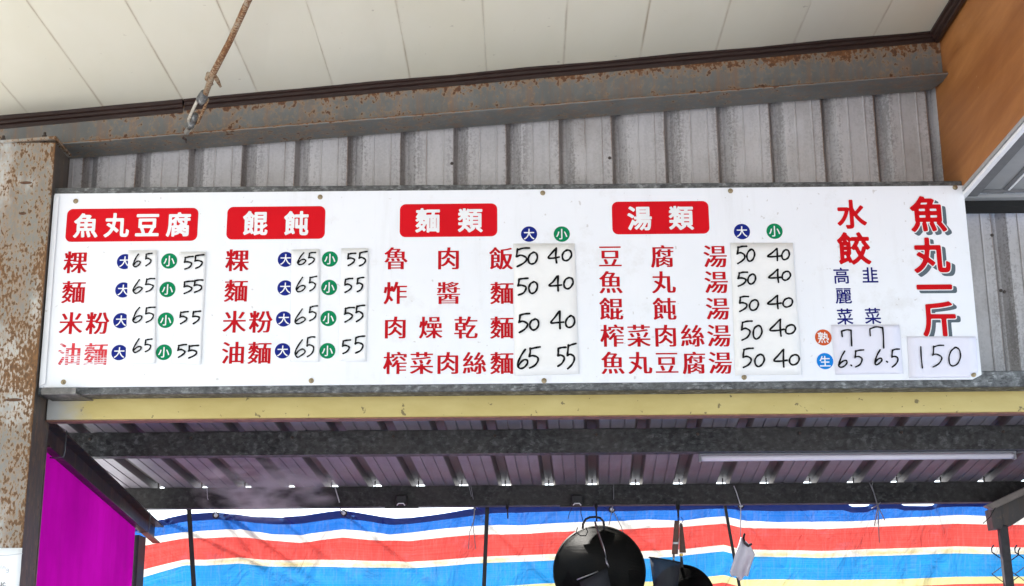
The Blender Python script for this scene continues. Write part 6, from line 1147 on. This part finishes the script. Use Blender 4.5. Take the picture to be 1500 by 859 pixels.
gr = MS.math('MAXIMUM', MS.math('PINGPONG', MS.math('MULTIPLY', chx, 190), .5), MS.math('PINGPONG', MS.math('MULTIPLY', chz, 190), .5))
MS.L(MS.ramp(gr, [(.24, .66), (.34, 1.0)]), MS.b.inputs['Alpha']); MESH = MS.m
def sheet(ptsA, ptsB, n_, Y, bulge, name, mat, par):
    """surface between two pixel polylines, bulging towards the camera"""
    vs = []; na = len(ptsA)
    for j in range(n_+1):
        v = j/n_
        for i in range(na):
            x_ = lerp(ptsA[i][0], ptsB[i][0], v); y_ = lerp(ptsA[i][1], ptsB[i][1], v)
            vs.append(P(x_, y_, Y-bulge*math.sin(math.pi*i/(na-1))*(1-.3*v)))
    return MB().add(vs, [(j*na+i, (j+1)*na+i, (j+1)*na+i+1, j*na+i+1) for j in range(n_) for i in range(na-1)]).build(name, mat, par, smooth=True, solid=.001)
sheet([(849,853),(860,848),(874,840),(889,831)], [(862,905),(872,904),(890,902),(903,900)], 5, Ys_, .012, 'blade', MESH, t)
MB().tube([P(845,849.5,Ys_-.006), P(862,843,Ys_-.012), P(876,837,Ys_-.008)], .0035, 6).build('rim', ST, t, smooth=True)
# noodle strainer and spatula with wooden handles
t = thing('noodle_strainer', P(990, 762, Ys_), 'deep mesh noodle strainer with a flat brown wooden handle', 'strainer')
def stick(pts, w0, w1, Y, name, mat, par, th=.009):
    a, c2 = P(*pts[0], Y), P(*pts[1], Y)
    return MB().hexa([(c2.x-w1,Y-th,c2.z),(c2.x+w1,Y-th,c2.z),(c2.x+w1,Y+th,c2.z),(c2.x-w1,Y+th,c2.z)], [(a.x-w0,Y-th,a.z),(a.x+w0,Y-th,a.z),(a.x+w0,Y+th,a.z),(a.x-w0,Y+th,a.z)]).build(name, mat, par, bevel=.003)
stick([(991.5,763),(988.5,812)], .012, .0155, Ys_-.012, 'handle', WD, t)
stick([(989.9,794),(989.6,798)], .0155, .0155, Ys_-.014, 'metal_band', ST, t, .0095)
MB().tube([P(997,766,Ys_-.024), P(992.5,812,Ys_-.024)], .002, 6).build('rod', ST, t, smooth=True)
MB().tube([P(987,812,Ys_-.01), P(986.5,824,Ys_-.01)], [.006,.005], 6).build('neck', ST, t, smooth=True)
sheet([(951.5,817),(962,819),(974,821),(986,823),(997,825)], [(963,905),(968,906),(975,907),(982,907),(988,906)], 6, Ys_-.01, .05, 'basket', MESH, t)
MB().tube([P(950.5,816.5,Ys_-.012), P(962,818,Ys_-.05), P(974,820,Ys_-.062), P(986,822,Ys_-.05), P(997.5,824.5,Ys_-.012)], .0042, 6).build('rim', BLK, t, smooth=True)
t = thing('frying_pan', P(999, 765, Ys_+.05), 'smaller black pan with a long wooden handle, partly behind the mesh strainer', 'pan')
Yp = YB2-.045
c_ = P(1001, 874, Yp); r = (P(1001+47, 874, Yp)-c_).length
MB().lathe(c_, (0,1,-.08), [(r,0),(r*.97,.02),(r*.85,.035),(.0005,.04),(.0005,.036),(r*.84,.031),(r*.95,.016),(r*.985,-.001),(r,0)], 48).build('bowl', IRON, t, smooth=True)
stick([(997.5,768),(1000.0,810)], .0075, .0165, Yp, 'handle', WD, t)
stick([(997.8,811),(997.8,815.5)], .0085, .0085, Yp, 'ferrule', plain('brass', (.55,.33,.08), .3, .8), t)
stick([(998,816),(999,832)], .006, .009, Yp, 'shank', BLK, t, .004)
tq = MB().tube([P(994,757,Yp), P(993.5,765,Yp), P(998,768,Yp), P(1001,762,Yp), P(997,757.5,Yp)], .0022, 6)
tq.build('hanging_loop', plain('blue_cord', (.02,.08,.4), .5), t, smooth=True)
# ================================================================ rag on its clip
b = NB('grey_rag', .9); n = b.noise(14, 4)
b.col(b.mix(b.ramp(n, [(.3, 0.0), (.7, 1.0)]), (.66, .60, .64), (.78, .72, .76))); RG = b.m
t = thing('hanging_rag', P(1088, 785, YB2), 'grey cloth rag hanging from a black clip at the right of the pans', 'rag')
Yr = YB2-.02
L_ = [(1085,787),(1082,797),(1077,812),(1073,826),(1069,839)]; R_ = [(1089,789),(1099,799),(1106,812),(1101,825),(1096,842)]
vs = []
NR, NC = 20, 14
def pl(a, v):
    f_ = v*(len(a)-1); i = min(int(f_), len(a)-2); return (lerp(a[i][0], a[i+1][0], f_-i), lerp(a[i][1], a[i+1][1], f_-i))
for j in range(NR+1):
    v = j/NR; a_, c2 = pl(L_, v), pl(R_, v)
    for i in range(NC+1):
        u = i/NC; y_ = lerp(a_[1], c2[1], u)+(8*math.sin(u*math.pi)+2.5*math.sin(u*14))*v**3
        vs.append(P(lerp(a_[0], c2[0], u), y_, Yr-.016*math.sin(u*8+v*1.5)*(.3+v)-.01*math.sin(u*3+v*4)))
MB().add(vs, [(j*(NC+1)+i, (j+1)*(NC+1)+i, (j+1)*(NC+1)+i+1, j*(NC+1)+i+1) for j in range(NR) for i in range(NC)]).build('cloth', RG, t, smooth=True, solid=.0015)
cl = MB().tube([P(1090.5,782,Yr-.02), P(1089,789,Yr-.024), P(1091,796,Yr-.026), P(1096,800,Yr-.024), P(1101,797,Yr-.02)], [.006,.0065,.0068,.008,.007], 8).build('clip', plain('dark_plastic', (.03,.015,.014), .25), t, smooth=True)
# ================================================================ strip light under the front purlin
t = thing('strip_light', P(1256, 668, 6.36), 'long unlit grey fluorescent light fitting under the front purlin', 'light fitting')
Yl = 6.34
A_, B_ = P(1024, 667, Yl), P(1488, 664, Yl)
LM = plain('light_grey_enamel', (.20, .20, .215), .35, .1, .05); LT = NB('tube_glass', .25); LT.col((.72, .68, .76))
xA, xB = A_.x, B_.x; zA = (A_.z+B_.z)/2
MB().box(xA, xB, Yl, Yl+.05, zA+.004, zA+.030).build('housing', LM, t, bevel=.003)
MB().box(xA, xB, Yl-.010, Yl-.0005, zA+.0, zA+.010).build('reflector_lip', LM, t, bevel=.002)
MB().tube([(xA+.008, Yl+.012, zA-.012), (xB-.008, Yl+.012, zA-.012)], .013, 12).build('tube', LT.m, t, smooth=True)
for x_ in (xA, xB-.008): MB().box(x_, x_+.008, Yl-.004, Yl+.030, zA-.028, zA+.0035).build('end_cap', LM, t)
for px in (1117, 1420): 
    x_ = P(px, 663, Yl).x; MB().box(x_-.004, x_+.004, Yl-.003, Yl+.02, zA+.031, zb1_-.001).build('mount', BLK, t)
MB().tube([(xB+.001, Yl+.02, zA+.0), (xB+.05, Yl+.01, zA+.012), (xB+.16, Yl+.0, zA+.02), (xB+.5, Yl, zA+.03)], .004, 6).build('cable', LM, t, smooth=True)
# ================================================================ post, arm and chain link at the right
PO = rusty('pale_brown_steel', (.09, .075, .07), .2, (30, 30, 20), stain=.3)
Yq = 7.25
t = thing('steel_post', P(1470, 859, Yq), 'dark steel post with a square head and slanting pale arm, lower right corner', 'post')
pa_, pb_ = P(1468, 768, Yq), P(1479, 870, Yq); d = pb_-pa_; e = pa_+d*((.12-pa_.z)/d.z)
m = MB(); s_ = .021
m.hexa([(e.x-s_,Yq-s_,e.z),(e.x+s_,Yq-s_,e.z),(e.x+s_,Yq+s_,e.z),(e.x-s_,Yq+s_,e.z)], [(pa_.x-s_,Yq-s_,pa_.z),(pa_.x+s_,Yq-s_,pa_.z),(pa_.x+s_,Yq+s_,pa_.z),(pa_.x-s_,Yq+s_,pa_.z)]); m.build('shaft', plain('dark_steel', (.05,.045,.045), .6, 0, .3), t, bevel=.003)
q = [(P(*e_, Yq).x, P(*e_, Yq).z) for e_ in ((1445,748),(1459,742),(1464,770),(1462,776),(1450,777))]
MB().prism(q[::-1], Yq-.06, Yq+.03).build('head_block', PO, t, bevel=.002)
q = [(P(*e_, Yq).x, P(*e_, Yq).z) for e_ in ((1460,743),(1560,693),(1560,722),(1500,757),(1477,772),(1465,771))]
MB().prism(q[::-1], Yq-.045, Yq+.02).build('arm', PO, t, bevel=.002)
q = [(P(*e_, Yq-.06).x, P(*e_, Yq-.06).z) for e_ in ((1440,742),(1560,686),(1560,697),(1452,748))]
MB().prism(q[::-1], Yq-.10, Yq-.046).build('arm_cover', plain('pale_arm', (.22,.185,.16), .5, 0, .15), t, bevel=.004)
MB().tube([P(1440,767,Yq-.07), P(1450,758,Yq-.11), P(1458,744,Yq-.11)], .0022, 6).build('wire', BLK, t, smooth=True)
CL = plain('blue_black_wire', (.01, .016, .06), .4, .2)
t = thing('chain_link_fence', P(1500, 859, 7.32), 'blue-black chain link wire mesh with open ends beside the right post', 'fence')
import itertools
Yc = 7.32
def zig(x0, y0, n_, dx, dy, flip):
    pts = []
    for i in range(n_):
        pts.append(P(x0+(dx if (i+flip) % 2 else 0), y0+dy*i, Yc+(.005 if i % 2 else -.005)))
    return pts
for wi in range(7):
    x0 = 1453+wi*17
    pts = zig(x0, 813-(0 if wi % 2 else 4), 14, 22, 16, wi % 2)
    tip = [pts[0]+Vector((.012, 0, .035)), pts[0]+Vector((.0, .0, .018))]
    MB().tube(tip+pts, .0036, 6).build('wire', CL, t, smooth=False)
# ================================================================ steam drifting under the roof
b = bpy.data.materials.new('steam'); b.use_nodes = True; nt = b.node_tree; nt.nodes.clear()
vo = nt.nodes.new('ShaderNodeVolumePrincipled'); mo = nt.nodes.new('ShaderNodeOutputMaterial'); nt.links.new(vo.outputs[0], mo.inputs['Volume'])
vo.inputs['Color'].default_value = (1, 1, 1, 1); vo.inputs['Anisotropy'].default_value = .2
gp = nt.nodes.new('ShaderNodeTexCoord')
gg = nt.nodes.new('ShaderNodeTexGradient'); gg.gradient_type = 'SPHERICAL'; nt.links.new(gp.outputs['Object'], gg.inputs[0])
no = nt.nodes.new('ShaderNodeTexNoise'); no.inputs['Scale'].default_value = 2.6; no.inputs['Detail'].default_value = 5; no.inputs['Distortion'].default_value = .3
nt.links.new(gp.outputs['Object'], no.inputs['Vector'])
rp = nt.nodes.new('ShaderNodeMapRange'); rp.inputs[1].default_value = .49; rp.inputs[2].default_value = .74; nt.links.new(no.outputs['Fac'], rp.inputs[0])
mu = nt.nodes.new('ShaderNodeMath'); mu.operation = 'MULTIPLY'; nt.links.new(rp.outputs[0], mu.inputs[0]); nt.links.new(gg.outputs['Fac'], mu.inputs[1])
m2 = nt.nodes.new('ShaderNodeMath'); m2.operation = 'MULTIPLY'; nt.links.new(mu.outputs[0], m2.inputs[0]); m2.inputs[1].default_value = 27.0; nt.links.new(m2.outputs[0], vo.inputs['Density'])
c_ = P(390, 716, 7.0)
m = MB()
rings = []
for i in range(11, 0, -1):
    th = math.pi*i/12; rings.append([(math.sin(th)*math.cos(2*math.pi*k/18), math.sin(th)*math.sin(2*math.pi*k/18), math.cos(th)) for k in range(18)])
m.loft(rings)
me = bpy.data.meshes.new('steam'); me.from_pydata([tuple(v) for v in m.v], [], m.f); me.materials.append(b)
st_ = bpy.data.objects.new('steam', me); COL.objects.link(st_); st_.location = c_; st_.scale = (.38, .28, .17)
tag(st_, 'thin drifting wisp of pale steam before the rear purlin at the left', 'steam', kind='stuff')
for o in COL.objects:
    if '_o' in o: del o['_o']
